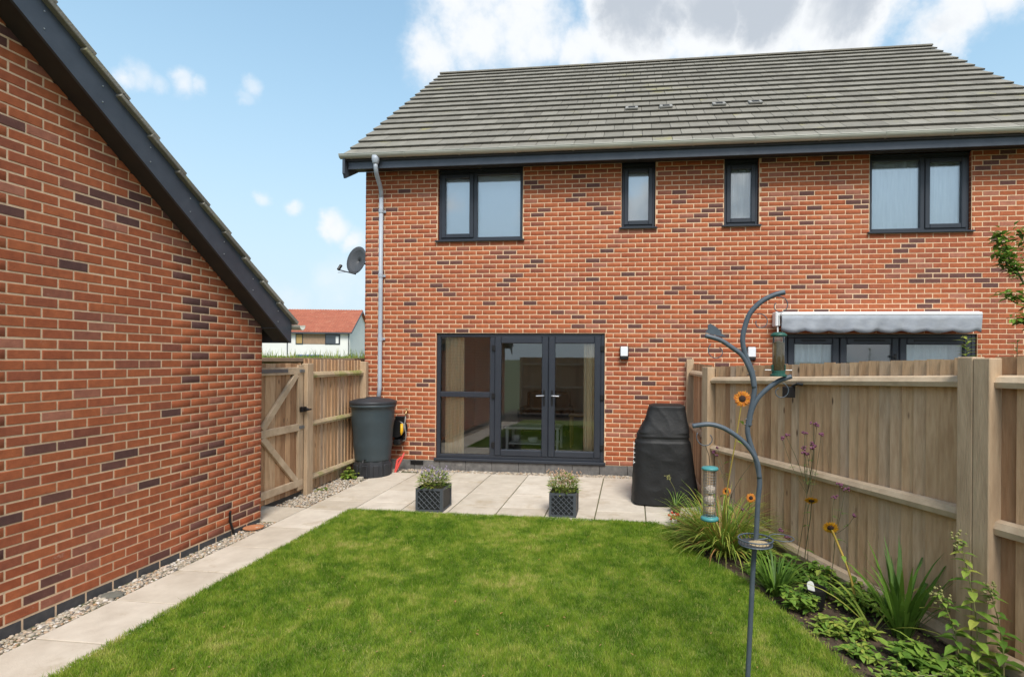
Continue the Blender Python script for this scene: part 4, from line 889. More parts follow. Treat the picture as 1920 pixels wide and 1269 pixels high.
Zb = -.15 + .0145 * Y - .002
A = np.c_[X - np.cos(an) * wd, Y - np.sin(an) * wd, Zb]; B = np.c_[X + np.cos(an) * wd, Y + np.sin(an) * wd, Zb]; T = np.c_[X + np.cos(la) * ln_, Y + np.sin(la) * ln_, Zb + hgt]
V = np.stack([A, B, T], 1).reshape(-1, 3); F = np.arange(3 * n).reshape(-1, 3)
tone = np.clip(.38 + (pt - .5) * 1.6 + rng.normal(0, .13, n), .01, .98); tone = np.where(rng.random(n) < .03, .95, tone)
fast_mesh('lawn_grass', V, F, GRASS, None, 'stuff', np.repeat(tone, 3))
m = MB()
for k in range(70):
    x, y = random.uniform(.6, 4.8), random.uniform(-5.9, -2.5); a = random.uniform(0, 6.283); m.leaf((x, y, gz(y) + .03), (math.cos(a), math.sin(a), .1), (0, 0, 1), random.uniform(.015, .035), random.uniform(.008, .016), .2, random.uniform(.1, 1))
tag(m.build('lawn_litter', STRAW, None, kind='stuff'), 'few small dry leaves and bits lying on the lawn', 'litter')
tag(bpy.data.objects['lawn_grass'], 'short mown green lawn with a few yellowed patches', 'grass')

# ------------------------------------------------------------------ bird feeder pole
PY_ = -5.45
def P3(l, y=PY_): return [(x, y, z) for x, z in l]
def smooth(pts, n=6):
    pts = [Vector(p) for p in pts]; out = []
    for i in range(len(pts) - 1):
        p0, p1, p2, p3 = pts[max(i - 1, 0)], pts[i], pts[i + 1], pts[min(i + 2, len(pts) - 1)]
        for k in range(n):
            t = k / n; out.append(.5 * ((2 * p1) + (p2 - p0) * t + (2 * p0 - 5 * p1 + 4 * p2 - p3) * t * t + (3 * p1 - p0 - 3 * p2 + p3) * t ** 3))
    return out + [pts[-1]]
fp = empty('bird_feeding_station', (4.58, PY_, gz(PY_)), 'tall dark grey metal feeder pole with curved branching arms', 'feeder pole')
main = [(4.575, -.30), (4.581, -.164), (4.596, .207), (4.609, .519), (4.623, .675), (4.631, .862), (4.64, .981), (4.62, 1.098), (4.584, 1.204), (4.57, 1.278), (4.582, 1.364), (4.597, 1.44), (4.607, 1.525), (4.591, 1.621), (4.554, 1.717), (4.538, 1.803), (4.553, 1.889), (4.583, 1.963), (4.645, 2.027), (4.717, 2.064), (4.773, 2.078)]
m = MB(); m.tube(smooth(P3(main)), .0148, 12); m.build('pole', POLE, fp, smooth=True)
for nm, pts in (('arm', [(4.323, 1.826), (4.407, 1.802), (4.481, 1.754), (4.539, 1.706), (4.586, 1.61), (4.604, 1.525)]), ('arm', [(4.812, 1.592), (4.74, 1.564), (4.669, 1.51), (4.618, 1.451), (4.588, 1.375), (4.577, 1.30)]), ('arm', [(4.253, 1.293), (4.348, 1.306), (4.432, 1.286), (4.516, 1.234), (4.579, 1.172), (4.626, 1.088), (4.637, 1.0)])):
    m = MB(); m.tube(smooth(P3(pts, PY_ - .004)), .0138, 12); m.build(nm, POLE, fp, smooth=True)
def curl(c, r_, a0, a1, name='hook'):
    pts = []
    for k in range(19):
        u = k / 18; a = R(a0 + (a1 - a0) * u); rr = r_ * (1 - .55 * u); pts.append((c[0] + rr * math.cos(a), PY_ - .006, c[1] + rr * math.sin(a)))
    m = MB(); m.tube(pts, .0028, 6); m.build(name, POLE, fp, smooth=True)
curl((4.742, 2.0), .055, 100, -220); curl((4.635, 1.905), .05, 110, -200); curl((4.392, 1.735), .055, 130, 420); curl((4.752, 1.505), .05, 80, -240); curl((4.335, 1.225), .06, 150, 400)
m = MB(); vs_ = [(4.325, 1.845), (4.345, 1.838), (4.40, 1.825), (4.445, 1.818), (4.415, 1.842), (4.405, 1.862), (4.375, 1.885), (4.352, 1.897), (4.338, 1.888), (4.34, 1.868)]
m.prism([(x, z) for x, z in vs_], 'y', PY_ - .006, PY_ + .006); m.build('bird_ornament', POLE, fp)
m = MB()
for z, x in ((1.62, 4.59), (1.60, 4.587), (1.34, 4.578), (1.31, 4.573)): m.tube([(x - .022, PY_, z), (x + .022, PY_, z)], .004, 6)
m.build('joint_bolt', BLACK, fp, kind='stuff')
tr = empty('feeder_tray', (4.61, PY_, .63), 'round mesh seed tray clamped to the feeder pole', 'tray')
m = MB()
for z, rr in ((.655, .096), (.625, .092)): m.tube([(4.612 + rr * math.cos(a), PY_ - .03 + rr * math.sin(a), z) for a in np.linspace(0, 6.2832, 30)], .0045, 6, cap=False)
for k in range(28): a = 6.2832 * k / 28; m.tube([(4.612 + .096 * math.cos(a), PY_ - .03 + .096 * math.sin(a), .655), (4.612 + .092 * math.cos(a), PY_ - .03 + .092 * math.sin(a), .625)], .0015, 4)
m.build('rim', POLE, tr, kind='stuff')
m = MB(); m.lathe([(.0, .624), (.091, .624), (.091, .63), (.0, .632)], (4.612, PY_ - .03, 0), 24, cap=False); m.build('tray_mesh', mat('tray_mesh_dark', (.05, .052, .055), .6), tr)
m = MB(); m.lathe([(.06, .631), (.03, .640), (.0, .642)], (4.63, PY_ - .04, 0), 14, cap=False); m.build('seed', SEED, tr)
rg = empty('wire_ring', (4.77, PY_, .645), 'empty wire holder ring clamped opposite the seed tray', 'ring')
m = MB(); m.tube([(4.772 + .068 * math.cos(a), PY_ + .03 + .068 * math.sin(a), .648) for a in np.linspace(0, 6.2832, 28)], .003, 6, cap=False); m.tube([(4.63, PY_, .64), (4.705, PY_ + .02, .646)], .004, 6); m.build('ring', POLE, rg)
f1 = empty('seed_feeder', (4.739, PY_, 1.60), 'clear tube seed feeder with dark green cap and perches', 'bird feeder')
c1 = (4.739, PY_ - .006, 0)
m = MB(); m.lathe([(.034, 1.625), (.034, 1.825)], c1, 20, cap=False); m.build('tube', TUBEG, f1, smooth=True)
m = MB(); m.lathe([(.0, 1.61), (.032, 1.612), (.032, 1.785), (.0, 1.80)], c1, 16, cap=False); m.build('seed', SEED, f1, smooth=True)
m = MB(); m.lathe([(.046, 1.822), (.046, 1.832), (.03, 1.845), (.0, 1.848)], c1, 20); m.build('cap', GREENP, f1, smooth=True)
m = MB(); m.lathe([(.046, 1.592), (.046, 1.602), (.037, 1.606), (.037, 1.625), (.0, 1.626)], c1, 20); m.cbox(c1[0] - .038, c1[0] - .03, c1[1] - .015, c1[1] + .015, 1.62, 1.66, c=.003); m.cbox(c1[0] + .03, c1[0] + .038, c1[1] - .015, c1[1] + .015, 1.62, 1.66, c=.003); m.build('base', GREENP, f1)
m = MB(); m.tube([(c1[0] - .075, c1[1], 1.628), (c1[0] + .075, c1[1], 1.628)], .003, 6); m.build('perch', WHITEP, f1)
m = MB(); m.tube([(c1[0], c1[1], 1.845), (c1[0], c1[1], 1.945)], .0015, 5); m.build('wire', BLACK, f1)
f2 = empty('nut_feeder', (4.356, PY_, .76), 'mesh fat ball feeder with teal lid and base hanging low', 'bird feeder')
c2_ = (4.356, PY_ - .006, 0)
m = MB()
for k in range(16): a = 6.2832 * k / 16; m.tube([(c2_[0] + .037 * math.cos(a), c2_[1] + .037 * math.sin(a), .765), (c2_[0] + .037 * math.cos(a), c2_[1] + .037 * math.sin(a), 1.04)], .0011, 4)
for k in range(18): m.tube([(c2_[0] + .037 * math.cos(a), c2_[1] + .037 * math.sin(a), .77 + k * .0155) for a in np.linspace(0, 6.2832, 17)], .0009, 4, cap=False)
m.build('cage', MESHW, f2, kind='stuff')
for k, z in enumerate((.80, .86, .92)): 
    m = MB(); m.ball((c2_[0] + random.uniform(-.004, .004), c2_[1], z), .034, jit=.06); m.build('fat_ball', FAT if k > 0 else SEED, f2, smooth=True)
m = MB(); m.lathe([(.048, 1.04), (.05, 1.048), (.044, 1.056), (.0, 1.062)], c2_, 24); m.build('lid', TEAL, f2, smooth=True)
m = MB(); m.lathe([(.05, .745), (.052, .752), (.052, .76), (.040, .768), (.0, .768)], c2_, 24); m.build('base', TEAL, f2, smooth=True)
m = MB(); m.tube([(c2_[0], c2_[1], 1.06), (c2_[0] - .005, c2_[1], 1.12), (4.33, c2_[1], 1.18)], .0018, 5); m.build('wire', BLACK, f2)

# ------------------------------------------------------------------ border planting
def clump(name, c, n, L_, W_, lean, droop, label, mtl=LEAF, tr=(.2, .8), spread=.06, dry=0, cat='plant'):
    P_ = empty(name, (c[0], c[1], gz(c[1]) - .04), label, cat); m = MB(); d = MB(); z = gz(c[1]) - .045
    for k in range(n):
        a = random.uniform(0, 6.283); r_ = spread * random.random() ** .5; q = d if random.random() < dry else m
        q.blade((c[0] + r_ * math.cos(a), c[1] + r_ * math.sin(a), z), a + random.uniform(-.5, .5), random.uniform(*L_), random.uniform(*W_), random.uniform(*lean), random.uniform(*droop), 6, random.uniform(*tr))
    m.build('leaves', mtl, P_, kind='stuff')
    if dry: d.build('dry_leaves', STRAW, P_, kind='stuff')
    return P_
random.seed(5)
clump('ornamental_grass', (4.83, -3.12), 750, (.38, .80), (.007, .014), (.15, 1.0), (.8, 2.1), 'large arching clump of pale green grass at the bed edge', tr=(.5, 1), spread=.13, dry=.10)
clump('ornamental_grass', (4.70, -2.72), 330, (.3, .55), (.006, .012), (.15, .9), (.7, 1.9), 'smaller arching grass between the barbecue and the large grass clump', tr=(.3, .9), spread=.10, dry=.08)
clump('daylily_clump', (5.09, -4.02), 120, (.22, .42), (.010, .018), (.15, .8), (.4, 1.3), 'dark green strap leaved clump beside the lawn edge', tr=(.05, .55), spread=.06)
clump('iris_clump', (5.80, -4.62), 46, (.42, .72), (.022, .036), (.05, .55), (.2, 1.1), 'broad sword leaved iris clump below the fence', tr=(.1, .5), spread=.055)
clump('iris_clump', (5.64, -4.55), 8, (.45, .62), (.016, .024), (.6, 1.0), (.8, 1.6), 'few long pale arching iris leaves beside the sword leaved clump', tr=(.7, .95), spread=.03)
def bush(name, c, n, rad, hgt, size, label, tr=(.1, .8), z0=None):
    P_ = empty(name, (c[0], c[1], gz(c[1]) - .04), label, 'plant'); m = MB(); st = MB(); z = (gz(c[1]) - .045) if z0 is None else z0
    for k in range(max(4, n // 5)):
        a = random.uniform(0, 6.283); rr = rad * random.random() ** .6; tip = Vector((c[0] + rr * math.cos(a), c[1] + rr * math.sin(a), z + hgt * random.uniform(.45, 1) * (1.1 - rr / rad * .5))); st.tube([(c[0] + random.gauss(0, .01), c[1] + random.gauss(0, .01), z), (lerp(c[0], tip.x, .4), lerp(c[1], tip.y, .4), lerp(z, tip.z, .6)), tip], .0022, 4)
        for q in range(9):
            b_ = random.uniform(0, 6.283); u = random.uniform(.35, 1); p = Vector((lerp(c[0], tip.x, u), lerp(c[1], tip.y, u), lerp(z, tip.z, u)))
            s_ = random.uniform(*size) * 1.35; m.leaf(p, (math.cos(b_), math.sin(b_), random.uniform(-.2, .7)), (0, 0, 1), s_, s_ * .6, .3, random.uniform(*tr))
    m.build('leaves', LEAF, P_, kind='stuff'); st.build('stems', STEM, P_, kind='stuff'); return P_
bush('low_shrub', (-.40, -.80), 150, .14, .22, (.03, .055), 'small bright green shrub in the pebbles by the side fence', (.4, .9))
bush('low_shrub', (-.42, -1.5), 50, .10, .08, (.03, .05), 'tiny pale seedling tuft in the pebbles near the gate', (.5, .95))
bush('geranium_plant', (5.42, -4.02), 130, .16, .22, (.03, .05), 'round leaved green plant growing behind the black plastic pot', (.1, .5))
bush('geranium_plant', (5.62, -4.30), 120, .15, .20, (.03, .05), 'bright green lobed plant between pot and fence board', (.4, .8))
bush('heuchera_plant', (5.30, -4.62), 110, .16, .10, (.03, .05), 'flat pale grey green rosette in front of the black pot', (.45, .95))
bush('heuchera_plant', (5.52, -4.66), 100, .15, .12, (.03, .05), 'low pale leaved plant near the foot of the yellow stem', (.4, .9))
bush('ground_cover', (5.95, -5.15), 160, .18, .14, (.025, .045), 'fresh green low plant at the foot of the tall yellowing plant', (.4, .8))
bush('ground_cover', (5.58, -5.15), 90, .22, .09, (.02, .04), 'sparse low weeds on bare soil at the corner of the lawn', (.2, .8))
bush('ground_cover', (5.0, -3.62), 90, .13, .12, (.025, .045), 'little leafy plant between grass clump and strap leaved clump', (.3, .8))
bush('foxglove_plant', (5.28, -3.75), 120, .17, .24, (.05, .08), 'leafy green mound below the purple verbena stems', (.1, .6))
bush('foxglove_plant', (5.72, -4.98), 110, .16, .16, (.05, .08), 'broad leaved green rosette in front of the iris clump', (.2, .7))
bush('foxglove_plant', (5.42, -4.95), 70, .14, .10, (.03, .05), 'straggling low leaves on the soil between lawn corner and iris', (.3, .9))
for bx, by, lab in ((5.12, -3.35, 'leafy mound at the back of the large grass clump'), (5.50, -3.78, 'loose green leaves at the fence foot behind the verbena'), (5.68, -4.12, 'bright leafy tuft against the lowest fence rail'), (5.86, -4.40, 'green leaves tucked between iris clump and fence'), (5.20, -4.30, 'pale leafy tuft between strap leaved clump and black pot')):
    bush('border_plant', (bx, by), 150, .17, .22, (.035, .06), lab, (.2, .85))
# seedlings and litter on the bare soil
m = MB()
for k in range(700):
    y = random.uniform(-5.9, -2.6); x0 = float(np.interp(-y, -ey, ex)); x1 = 4.83 + (-1.87 - y) * .432 - .05; x = random.uniform(x0, max(x0 + .05, x1)); a = random.uniform(0, 6.283)
    m.leaf((x, y, gz(y) - .035 + random.uniform(0, .03)), (math.cos(a), math.sin(a), random.uniform(-.1, .8)), (0, 0, 1), random.uniform(.015, .04), random.uniform(.01, .02), .2, random.uniform(.05, 1))
tag(m.build('bed_weeds', LEAF, None, kind='stuff'), 'scattered seedlings and fallen leaves on the bed soil', 'weeds')
m = MB()
for k in range(900):
    y = random.uniform(-5.9, -2.6); x0 = float(np.interp(-y, -ey, ex)); x1 = 4.83 + (-1.87 - y) * .432; x = random.uniform(x0 - .02, max(x0 + .05, x1)); m.ball((x, y, gz(y) - .045), random.uniform(.006, .02), sq=(1, 1, .7), jit=.3)
tag(m.build('soil_crumbs', SOIL, None, kind='stuff'), 'loose crumbs of dark soil in the flower bed', 'soil')
def flower_head(m, d, c, n, nrm, rin, rout, pw, disc_r, layers=2, tone=.1):
    nrm = Vector(nrm).normalized(); a1 = nrm.orthogonal().normalized(); a2 = nrm.cross(a1); c = Vector(c)
    for l in range(layers):
        for k in range(n):
            a = 6.2832 * (k + .5 * l) / n + random.uniform(-.08, .08); dr = a1 * math.cos(a) + a2 * math.sin(a); m.leaf(c + dr * rin + nrm * (.004 * (1 - l)), dr + nrm * random.uniform(-.1, .25), nrm, (rout - rin) * random.uniform(.85, 1.1), pw, .15, tone)
    rows = [(disc_r, 0), (disc_r * .8, .008), (disc_r * .35, .012)]
    vs = []
    for rr, hh in rows:
        for k in range(14): a = 6.2832 * k / 14; vs.append(c + (a1 * math.cos(a) + a2 * math.sin(a)) * rr + nrm * (hh + .002))
    d.add(vs, [(i * 14 + k, i * 14 + (k + 1) % 14, (i + 1) * 14 + (k + 1) % 14, (i + 1) * 14 + k) for i in range(2) for k in range(14)] + [tuple(range(28, 42))])
def sunflower(name, base, pts, rout, label, petal, nrm, stemm=STEM, leaves=4, sr=.006):
    P_ = empty(name, (base[0], base[1], gz(base[1]) - .04), label, 'flower'); m = MB(); d = MB(); s_ = MB(); l_ = MB(); path = smooth([(base[0], base[1], gz(base[1]) - .06)] + pts, 5); s_.tube(path, sr, 7)
    flower_head(m, d, pts[-1], 16, nrm, rout * .35, rout, rout * .33, rout * .42)
    for k in range(leaves):
        q = path[int(len(path) * (k + 1.5) / (leaves + 2))]; a = random.uniform(0, 6.283); l_.leaf(q, (math.cos(a), math.sin(a), .1), (0, 0, 1), random.uniform(.07, .12), random.uniform(.035, .05), .5, random.uniform(.2, .7))
    s_.build('stem', stemm, P_, smooth=True); m.build('petals', petal, P_, kind='stuff'); d.build('disc', DISC, P_, smooth=True); l_.build('leaves', LEAF, P_, kind='stuff')
sunflower('sunflower', (4.80, -3.15), [(4.83, -3.2, .35), (4.90, -3.27, .9), (4.955, -3.30, 1.314)], .082, 'tall orange sunflower with dark centre in front of the fence', PETAL, (-.15, -1, .12), YSTEM, 5)
sunflower('coneflower', (4.87, -3.0), [(4.87, -3.02, .15), (4.857, -3.05, .36)], .045, 'orange red daisy flower above the grass near the mesh feeder', PETAL, (-.3, -1, .5), STEM, 2, .004)
sunflower('coneflower', (5.05, -3.05), [(5.06, -3.08, .12), (5.08, -3.12, .32)], .048, 'rust red daisy flower just beside the feeder pole', PETAL, (-.2, -1, .3), STEM, 2, .004)
sunflower('rudbeckia', (5.40, -3.7), [(5.42, -3.75, .1), (5.42, -3.85, .35), (5.405, -3.92, .51)], .06, 'nodding yellow flower with grey green leaves near the fence rail', YPETAL, (-.1, -.6, -.75), DSTEM, 3, .004)
sunflower('rudbeckia', (5.62, -4.35), [(5.585, -4.28, .02), (5.52, -4.2, .24), (5.463, -4.2, .37)], .062, 'yellow flower on a thick yellow leaning stem', YPETAL, (-.1, -.55, -.3), YSTEM, 3, .009)
def verbena(base, tips, label):
    P_ = empty('verbena', (base[0], base[1], gz(base[1]) - .04), label, 'flower'); s_ = MB(); h_ = MB(); l_ = MB(); b0 = Vector((base[0], base[1], gz(base[1]) - .06)); fork = b0 + (Vector(tips[0]) - b0) * .55 + Vector((.0, -.02, 0)); s_.tube(smooth([b0, b0 + (fork - b0) * .5 + Vector((.01, 0, 0)), fork], 4), .003, 5)
    for t in tips:
        t = Vector(t); mid = fork + (t - fork) * .5 + Vector((random.uniform(-.03, .03), 0, -.01)); s_.tube(smooth([fork, mid, t], 4), .0022, 5)
        for k in range(7): h_.ball((t.x + random.gauss(0, .012), t.y + random.gauss(0, .01), t.z + random.gauss(0, .007)), random.uniform(.007, .012), jit=.25)
        for k in range(2): a = random.uniform(0, 6.283); l_.leaf(mid, (math.cos(a), math.sin(a), .3), (0, 0, 1), .06, .012, .3, .3)
    s_.build('stems', DSTEM, P_, kind='stuff'); h_.build('flower_heads', PURP, P_, kind='stuff'); l_.build('leaves', LEAF, P_, kind='stuff')
verbena((5.37, -3.55), [(5.50, -3.75, 1.13), (5.47, -3.75, 1.14), (5.40, -3.75, 1.06), (5.25, -3.7, 1.03), (5.22, -3.7, 1.0), (5.46, -3.75, .96), (5.48, -3.75, .94), (5.40, -3.72, .92)], 'tall branching verbena with dusky purple flower clusters on thin stems')
verbena((5.45, -3.65), [(5.42, -3.75, .87), (5.44, -3.78, .93), (5.52, -3.8, 1.05), (5.39, -3.75, .89)], 'verbena with purple heads crossing the middle fence rail')
verbena((5.55, -3.9), [(5.62, -3.95, .66), (5.65, -3.98, .63), (5.58, -3.95, .55), (5.72, -4.0, .42)], 'low leaning verbena with a few purple heads below the rail')
verbena((5.0, -3.3), [(4.78, -2.95, .78), (4.75, -2.9, .73), (4.78, -2.92, .70), (5.08, -3.3, .74), (5.0, -3.1, .20), (5.27, -3.5, .12), (5.31, -3.55, .08)], 'scattered purple verbena heads around the large grass clump')
# tall yellowing plant in front of the broad post
def leafy_stalk(base, top, n, size, label, tr):
    P_ = empty('tall_perennial', (base[0], base[1], gz(base[1]) - .04), label, 'plant'); s_ = MB(); l_ = MB(); h_ = MB(); b0 = Vector((*base, gz(base[1]) - .06)); t0 = Vector(top); path = smooth([b0, b0 + (t0 - b0) * .5 + Vector((.03, .0, 0)), t0], 8); s_.tube(path, [.006 * (1 - .6 * i / len(path)) for i in range(len(path))], 6)
    for k in range(n):
        u = (k + .5) / n; q = path[min(int(u * len(path)), len(path) - 1)]; a = k * 2.4 + random.uniform(-.4, .4); s2 = random.uniform(*size) * (1.15 - .75 * u); l_.leaf(q, (math.cos(a), math.sin(a), .25), (0, 0, 1), s2, s2 * .5, .45, random.uniform(*tr))
    for k in range(26): h_.ball((t0.x + random.gauss(0, .022), t0.y + random.gauss(0, .02), t0.z + random.gauss(-.015, .03)), random.uniform(.006, .011), jit=.3)
    s_.build('stem', STEM, P_, smooth=True); l_.build('leaves', LEAF, P_, kind='stuff'); h_.build('seed_head', ALL, P_, kind='stuff')
leafy_stalk((6.02, -5.12), (5.985, -4.98, .545), 46, (.11, .17), 'tall yellowing leafy stalk with a seed head before the broad post', (.4, .98))
leafy_stalk((5.95, -5.05), (5.86, -5.0, .20), 34, (.10, .15), 'shorter green leafy stalk beside the tall yellowing one', (.2, .8))
leafy_stalk((6.12, -5.18), (6.10, -5.08, .28), 32, (.11, .16), 'bushy leafy stalk right at the broad fence post', (.2, .7))
leafy_stalk((6.20, -5.42), (6.24, -5.4, .12), 30, (.11, .16), 'dark leafy stalk beyond the broad fence post', (.05, .5))
def flower_pot(name, c, r_, h_, label):
    o = MB(); z = gz(c[1]) - .03; o.lathe([(r_ * .78, 0), (r_ * .95, h_ * .8), (r_, h_ * .8), (r_ * 1.02, h_), (r_ * .9, h_), (r_ * .85, h_ * .85), (0, h_ * .84)], (c[0], c[1], z), 28); q = o.build(name, BLACK, None, smooth=False, origin=(c[0], c[1], z)); return tag(q, label, 'pot')
flower_pot('flower_pot', (5.33, -4.26), .085, .155, 'black plastic pot with white plant tag sunk in the bed')
flower_pot('flower_pot', (4.44, -1.92), .07, .13, 'small black pot in front of the covered barbecue')
m = MB(); M_ = Matrix.Translation((5.30, -4.30, gz(-4.3) + .08)) @ Matrix.Rotation(-.2, 4, 'Y'); pts = [(-.022, 0), (.022, 0), (.026, .08)] + [(.026 * math.cos(a), .085 + .026 * math.sin(a)) for a in np.linspace(0, math.pi, 8)] + [(-.026, .08)]
m.prism(pts, 'y', -.002, .002); m.v = [tuple(M_ @ Vector(v)) for v in m.v]; o = m.build('plant_tag', WHITEP, None, origin=(5.30, -4.30, gz(-4.3) + .08)); tag(o, 'white plastic plant tag standing in the black pot', 'tag')
c = clump('allium_plant', (4.44, -1.92), 22, (.14, .30), (.006, .010), (.3, 1.1), (.5, 1.5), 'thin leaved plant with a pale seed head in the small pot', tr=(.15, .6), spread=.03)
for o in c.children: o.location.z += .11
s_ = MB(); s_.tube(smooth([(4.46, -1.94, -.06), (4.42, -1.97, .12), (4.345, -2.0, .255)], 5), .003, 5); s_.build('flower_stem', STEM, c)
h_ = MB()
for k in range(24): h_.ball((4.343 + random.gauss(0, .016), -2.0 + random.gauss(0, .014), .262 + random.gauss(0, .014)), .007, jit=.3)
h_.build('seed_head', ALL, c, kind='stuff')
fl = empty('bedding_flowers', (4.52, -2.42, gz(-2.4)), 'red and pale bedding flowers at the corner of the patio', 'flower'); h_ = MB(); r_ = MB(); l_ = MB()
for k in range(60): h_.ball((4.50 + random.gauss(0, .07), -2.45 + random.gauss(0, .09), gz(-2.4) + .09 + random.gauss(0, .03)), random.uniform(.008, .014), jit=.3)
for k in range(28): r_.ball((4.40 + random.gauss(0, .04), -2.42 + random.gauss(0, .04), gz(-2.4) + .085 + random.gauss(0, .02)), random.uniform(.010, .016), jit=.3)
for k in range(200): a = random.uniform(0, 6.283); l_.leaf((4.48 + random.gauss(0, .08), -2.45 + random.gauss(0, .1), gz(-2.4) + random.uniform(-.02, .09)), (math.cos(a), math.sin(a), .4), (0, 0, 1), .045, .02, .3, random.uniform(.2, .9))
h_.build('pale_petals', ROSE, fl, kind='stuff'); r_.build('red_petals', REDF, fl, kind='stuff'); l_.build('leaves', LEAF, fl, kind='stuff')

# ------------------------------------------------------------------ neighbour's shrubs and tree
def tree(base, trunk, limbs, tips, label, nl, size, tr, name='garden_tree'):
    P_ = empty(name, base, label, 'tree'); t = MB(); t.tube(smooth(trunk, 4), [lerp(.035, .014, i / (len(trunk) * 4 - 4)) for i in range(len(trunk) * 4 - 3)], 8); t.build('trunk', DSTEM, P_, smooth=True); b = MB(); l_ = MB()
    for pts in limbs:
        path = smooth(pts, 5); b.tube(path, [lerp(.010, .003, i / (len(path) - 1)) for i in range(len(path))], 5)
        for k in range(nl):
            q = path[random.randrange(len(path) // 5, len(path))]; a = random.uniform(0, 6.283); s2 = random.uniform(*size); l_.leaf(q + Vector((random.gauss(0, .03), random.gauss(0, .03), random.gauss(0, .03))), (math.cos(a), math.sin(a), random.uniform(-.2, .6)), (random.uniform(-.3, .3), random.uniform(-.3, .3), 1), s2, s2 * .42, .35, random.uniform(*tr))
    b.build('branches', DSTEM, P_, kind='stuff'); l_.build('crown', LEAF, P_, kind='stuff')
TB = (8.75, -1.7, -.2)
tree(TB, [TB, (8.73, -1.7, 1.2), (8.66, -1.7, 2.1), (8.55, -1.7, 2.5)],
     [[(8.55, -1.7, 2.45), (8.38, -1.72, 2.75), (8.22, -1.74, 3.02), (8.17, -1.75, 3.2)], [(8.40, -1.71, 2.7), (8.22, -1.8, 2.82), (8.10, -1.85, 2.95)], [(8.6, -1.7, 2.3), (8.42, -1.75, 2.40), (8.22, -1.8, 2.48)], [(8.55, -1.7, 2.45), (8.6, -1.6, 2.9), (8.5, -1.55, 3.25)], [(8.6, -1.7, 2.3), (8.9, -1.75, 2.7), (9.05, -1.8, 3.1)], [(8.66, -1.7, 2.1), (8.95, -1.6, 2.3), (9.2, -1.6, 2.6)], [(8.66, -1.7, 2.1), (8.48, -1.75, 2.15), (8.33, -1.8, 2.2)], [(8.45, -1.72, 2.6), (8.35, -1.6, 2.95), (8.3, -1.55, 3.15)]],
     [], "slender leafy tree in the neighbour's garden beyond the fence", 85, (.08, .14), (.05, .75))
def sprig(base, z0, z1, n, label, size, tr):
    P_ = empty('garden_shrub', base, label, 'shrub'); s_ = MB(); l_ = MB(); s_.tube([base, (base[0], base[1], lerp(base[2], z1, .5)), (base[0] + .02, base[1], z1)], [.012, .009, .004], 6)
    for k in range(n):
        z = lerp(z0, z1, (k + .5) / n); a = k * 2.4; s2 = random.uniform(*size); l_.leaf((base[0] + .015, base[1], z), (math.cos(a), math.sin(a), .55), (0, 0, 1), s2, s2 * .32, .4, random.uniform(*tr))
    s_.build('stem', DSTEM, P_); l_.build('leaves', LEAF, P_, kind='stuff')
sprig((7.72, -1.9, -.2), 1.45, 1.97, 34, 'pale leaved shrub tip just above the fence below the awning end', (.10, .17), (.45, .95))
sprig((8.25, -1.9, -.2), 1.5, 1.93, 16, 'sparse dark shrub tip above the fence beyond the awning', (.09, .13), (.1, .5))

# ------------------------------------------------------------------ beyond the side fence
sh = empty('green_roofed_store', (-2.4, 1.2, -.3), 'low timber store with a grassy living roof behind the side fence', 'shed')
m = MB(); m.box(-4.9, -.95, .3, 2.4, -.4, 1.60); m.build('wall', WOODM, sh)
m = MB(); m.cbox(-5.0, -.85, .2, 2.5, 1.60, 1.675, c=.01); m.build('roof', mat('roof_edge_brown', (.13, .085, .06), .9, var=(.2, .13, .08), scale=8), sh)
m = MB()
for k in range(4200):
    x = random.uniform(-4.9, -.9); y = random.uniform(.25, 2.3); q = random.random(); m.blade((x, y, 1.67), random.uniform(0, 6.283), random.uniform(.03, .10) * (random.choice((.5, .8, 1, 2.2)) if mn.noise(Vector((x * 2.2, y * 1.5, 0))) > .0 else .6), random.uniform(.004, .008), random.uniform(0, .5), random.uniform(.1, .8), 2, random.uniform(.25, 1))
m.build('roof_plants', LEAF, sh, kind='stuff')
fh = empty('white_rendered_house', (-29, 50, -.6), 'distant white rendered house with orange clay tiled roof', 'house')
ph = R(11); CR = Vector((-26.75, 48, 0)); d1 = Vector((math.cos(ph), math.sin(ph), 0)); d2 = Vector((-math.sin(ph), math.cos(ph), 0))
FM = Matrix(((d1.x, d2.x, 0, CR.x), (d1.y, d2.y, 0, CR.y), (0, 0, 1, 0), (0, 0, 0, 1)))       # local: u to the right along the front, v to the back
DP = 7.6
m = MB(); m.prism([(0, -.6), (0, 4.62), (DP / 2, 7.1), (DP, 4.62), (DP, -.6)], 'x', -9.2, 0); m.v = [tuple(FM @ Vector(v)) for v in m.v]; m.build('wall', RENDER, fh)
m = MB(); rs = math.atan2(2.48, DP / 2)
for sgn in (0, 1):
    p = [(-.35, 4.46), (DP / 2, 7.2), (DP / 2, 7.08), (-.35, 4.34)] if not sgn else [(DP + .35, 4.46), (DP / 2, 7.2), (DP / 2, 7.08), (DP + .35, 4.34)]
    m.prism(p, 'x', -9.5, .3)
m.v = [tuple(FM @ Vector(v)) for v in m.v]; ro = m.build('roof', PANT, fh)
q = MB(); nrow = 15; ncol = 34
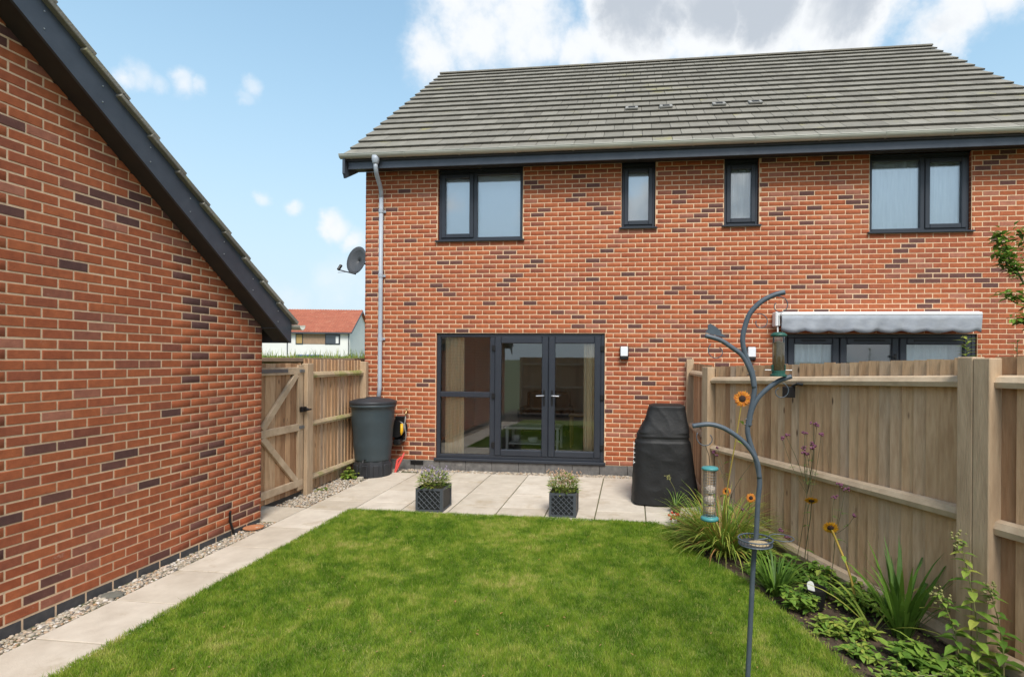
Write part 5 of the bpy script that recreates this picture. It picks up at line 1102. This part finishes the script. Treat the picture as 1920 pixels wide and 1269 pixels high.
for r_ in range(nrow):
    u0 = r_ / nrow; v0 = lerp(-.35, DP / 2, u0); z0 = lerp(4.46, 7.2, u0); v1 = lerp(-.35, DP / 2, u0 + 1 / nrow); z1 = lerp(4.46, 7.2, u0 + 1 / nrow)
    for c_ in range(ncol):
        x0 = -9.5 + 9.8 * c_ / ncol; x1 = -9.5 + 9.8 * (c_ + 1) / ncol; xm = (x0 + x1) / 2; h_ = .05 + random.uniform(0, .02)
        q.add([FM @ Vector(v) for v in ((x0, v0, z0 + .03), (xm, v0, z0 + .03 + h_), (x1, v0, z0 + .03), (x0, v1, z1 + .01), (xm, v1, z1 + .01 + h_), (x1, v1, z1 + .01), (x0, v0, z0), (x1, v0, z0))], [(0, 1, 4, 3), (1, 2, 5, 4), (6, 7, 2, 1, 0)], random.uniform(.01, 1))
q.build('pantiles', PANT, ro, kind='stuff')
m = MB(); m.prism([(-.36, 4.30), (-.36, 4.46), (DP / 2, 7.2), (DP / 2, 7.0)], 'x', .26, .34); m.v = [tuple(FM @ Vector(v)) for v in m.v]; m.build('verge', FASC, fh)
m = MB(); m.box(-9.4, .25, -.45, -.35, 4.28, 4.42); m.v = [tuple(FM @ Vector(v)) for v in m.v]; m.build('gutter', FASC, fh)
def fbox(name, mtl, x0, x1, v0, v1, z0, z1, par=fh):
    q = MB(); q.box(x0, x1, v0, v1, z0, z1); q.v = [tuple(FM @ Vector(v)) for v in q.v]; return q.build(name, mtl, par)
fbox('cladding_panel', CLAD, -4.9, -2.6, -.03, .0, 3.15, 4.22)
for x0, x1, mt_ in ((-5.7, -4.92, AMBERB), (-2.58, -1.0, DGLASS)):
    f_ = fbox('window', ANTH, x0, x1, -.05, .0, 3.12, 4.26); fbox('pane', mt_, x0 + .09, x1 - .09, -.06, -.05, 3.22, 4.16, f_)
f_ = fbox('net_curtain', WHITEP, -1.45, -1.15, -.065, -.061, 3.25, 4.0)
for x in (-6.6, -.12): fbox('downpipe', FASC, x, x + .08, -.10, -.01, -.6, 4.3)
fbox('garage_door', BLUEP, -5.6, -2.8, -.06, .0, -.6, 1.98)
nh = empty('white_rendered_extension', (-38, 47, -.6), 'smaller white extension with a dark window left of the distant house', 'house')
m = MB(); m.box(-14.6, -9.25, .8, 6, -.6, 4.1); m.v = [tuple(FM @ Vector(v)) for v in m.v]; m.build('wall', RENDER, nh)
m = MB(); m.prism([(.5, 4.1), (.5, 4.2), (3.4, 5.4), (6.2, 4.2), (6.2, 4.1)], 'x', -14.8, -9.22); m.v = [tuple(FM @ Vector(v)) for v in m.v]; m.build('roof', PANT, nh)
for x0, x1, z0, z1 in ((-10.35, -9.6, 2.9, 4.0), (-10.35, -9.6, .9, 1.75)):
    f_ = fbox('window', ANTH, x0, x1, .75, .8, z0, z1, nh); fbox('pane', DGLASS, x0 + .1, x1 - .1, .74, .75, z0 + .1, z1 - .1, f_)
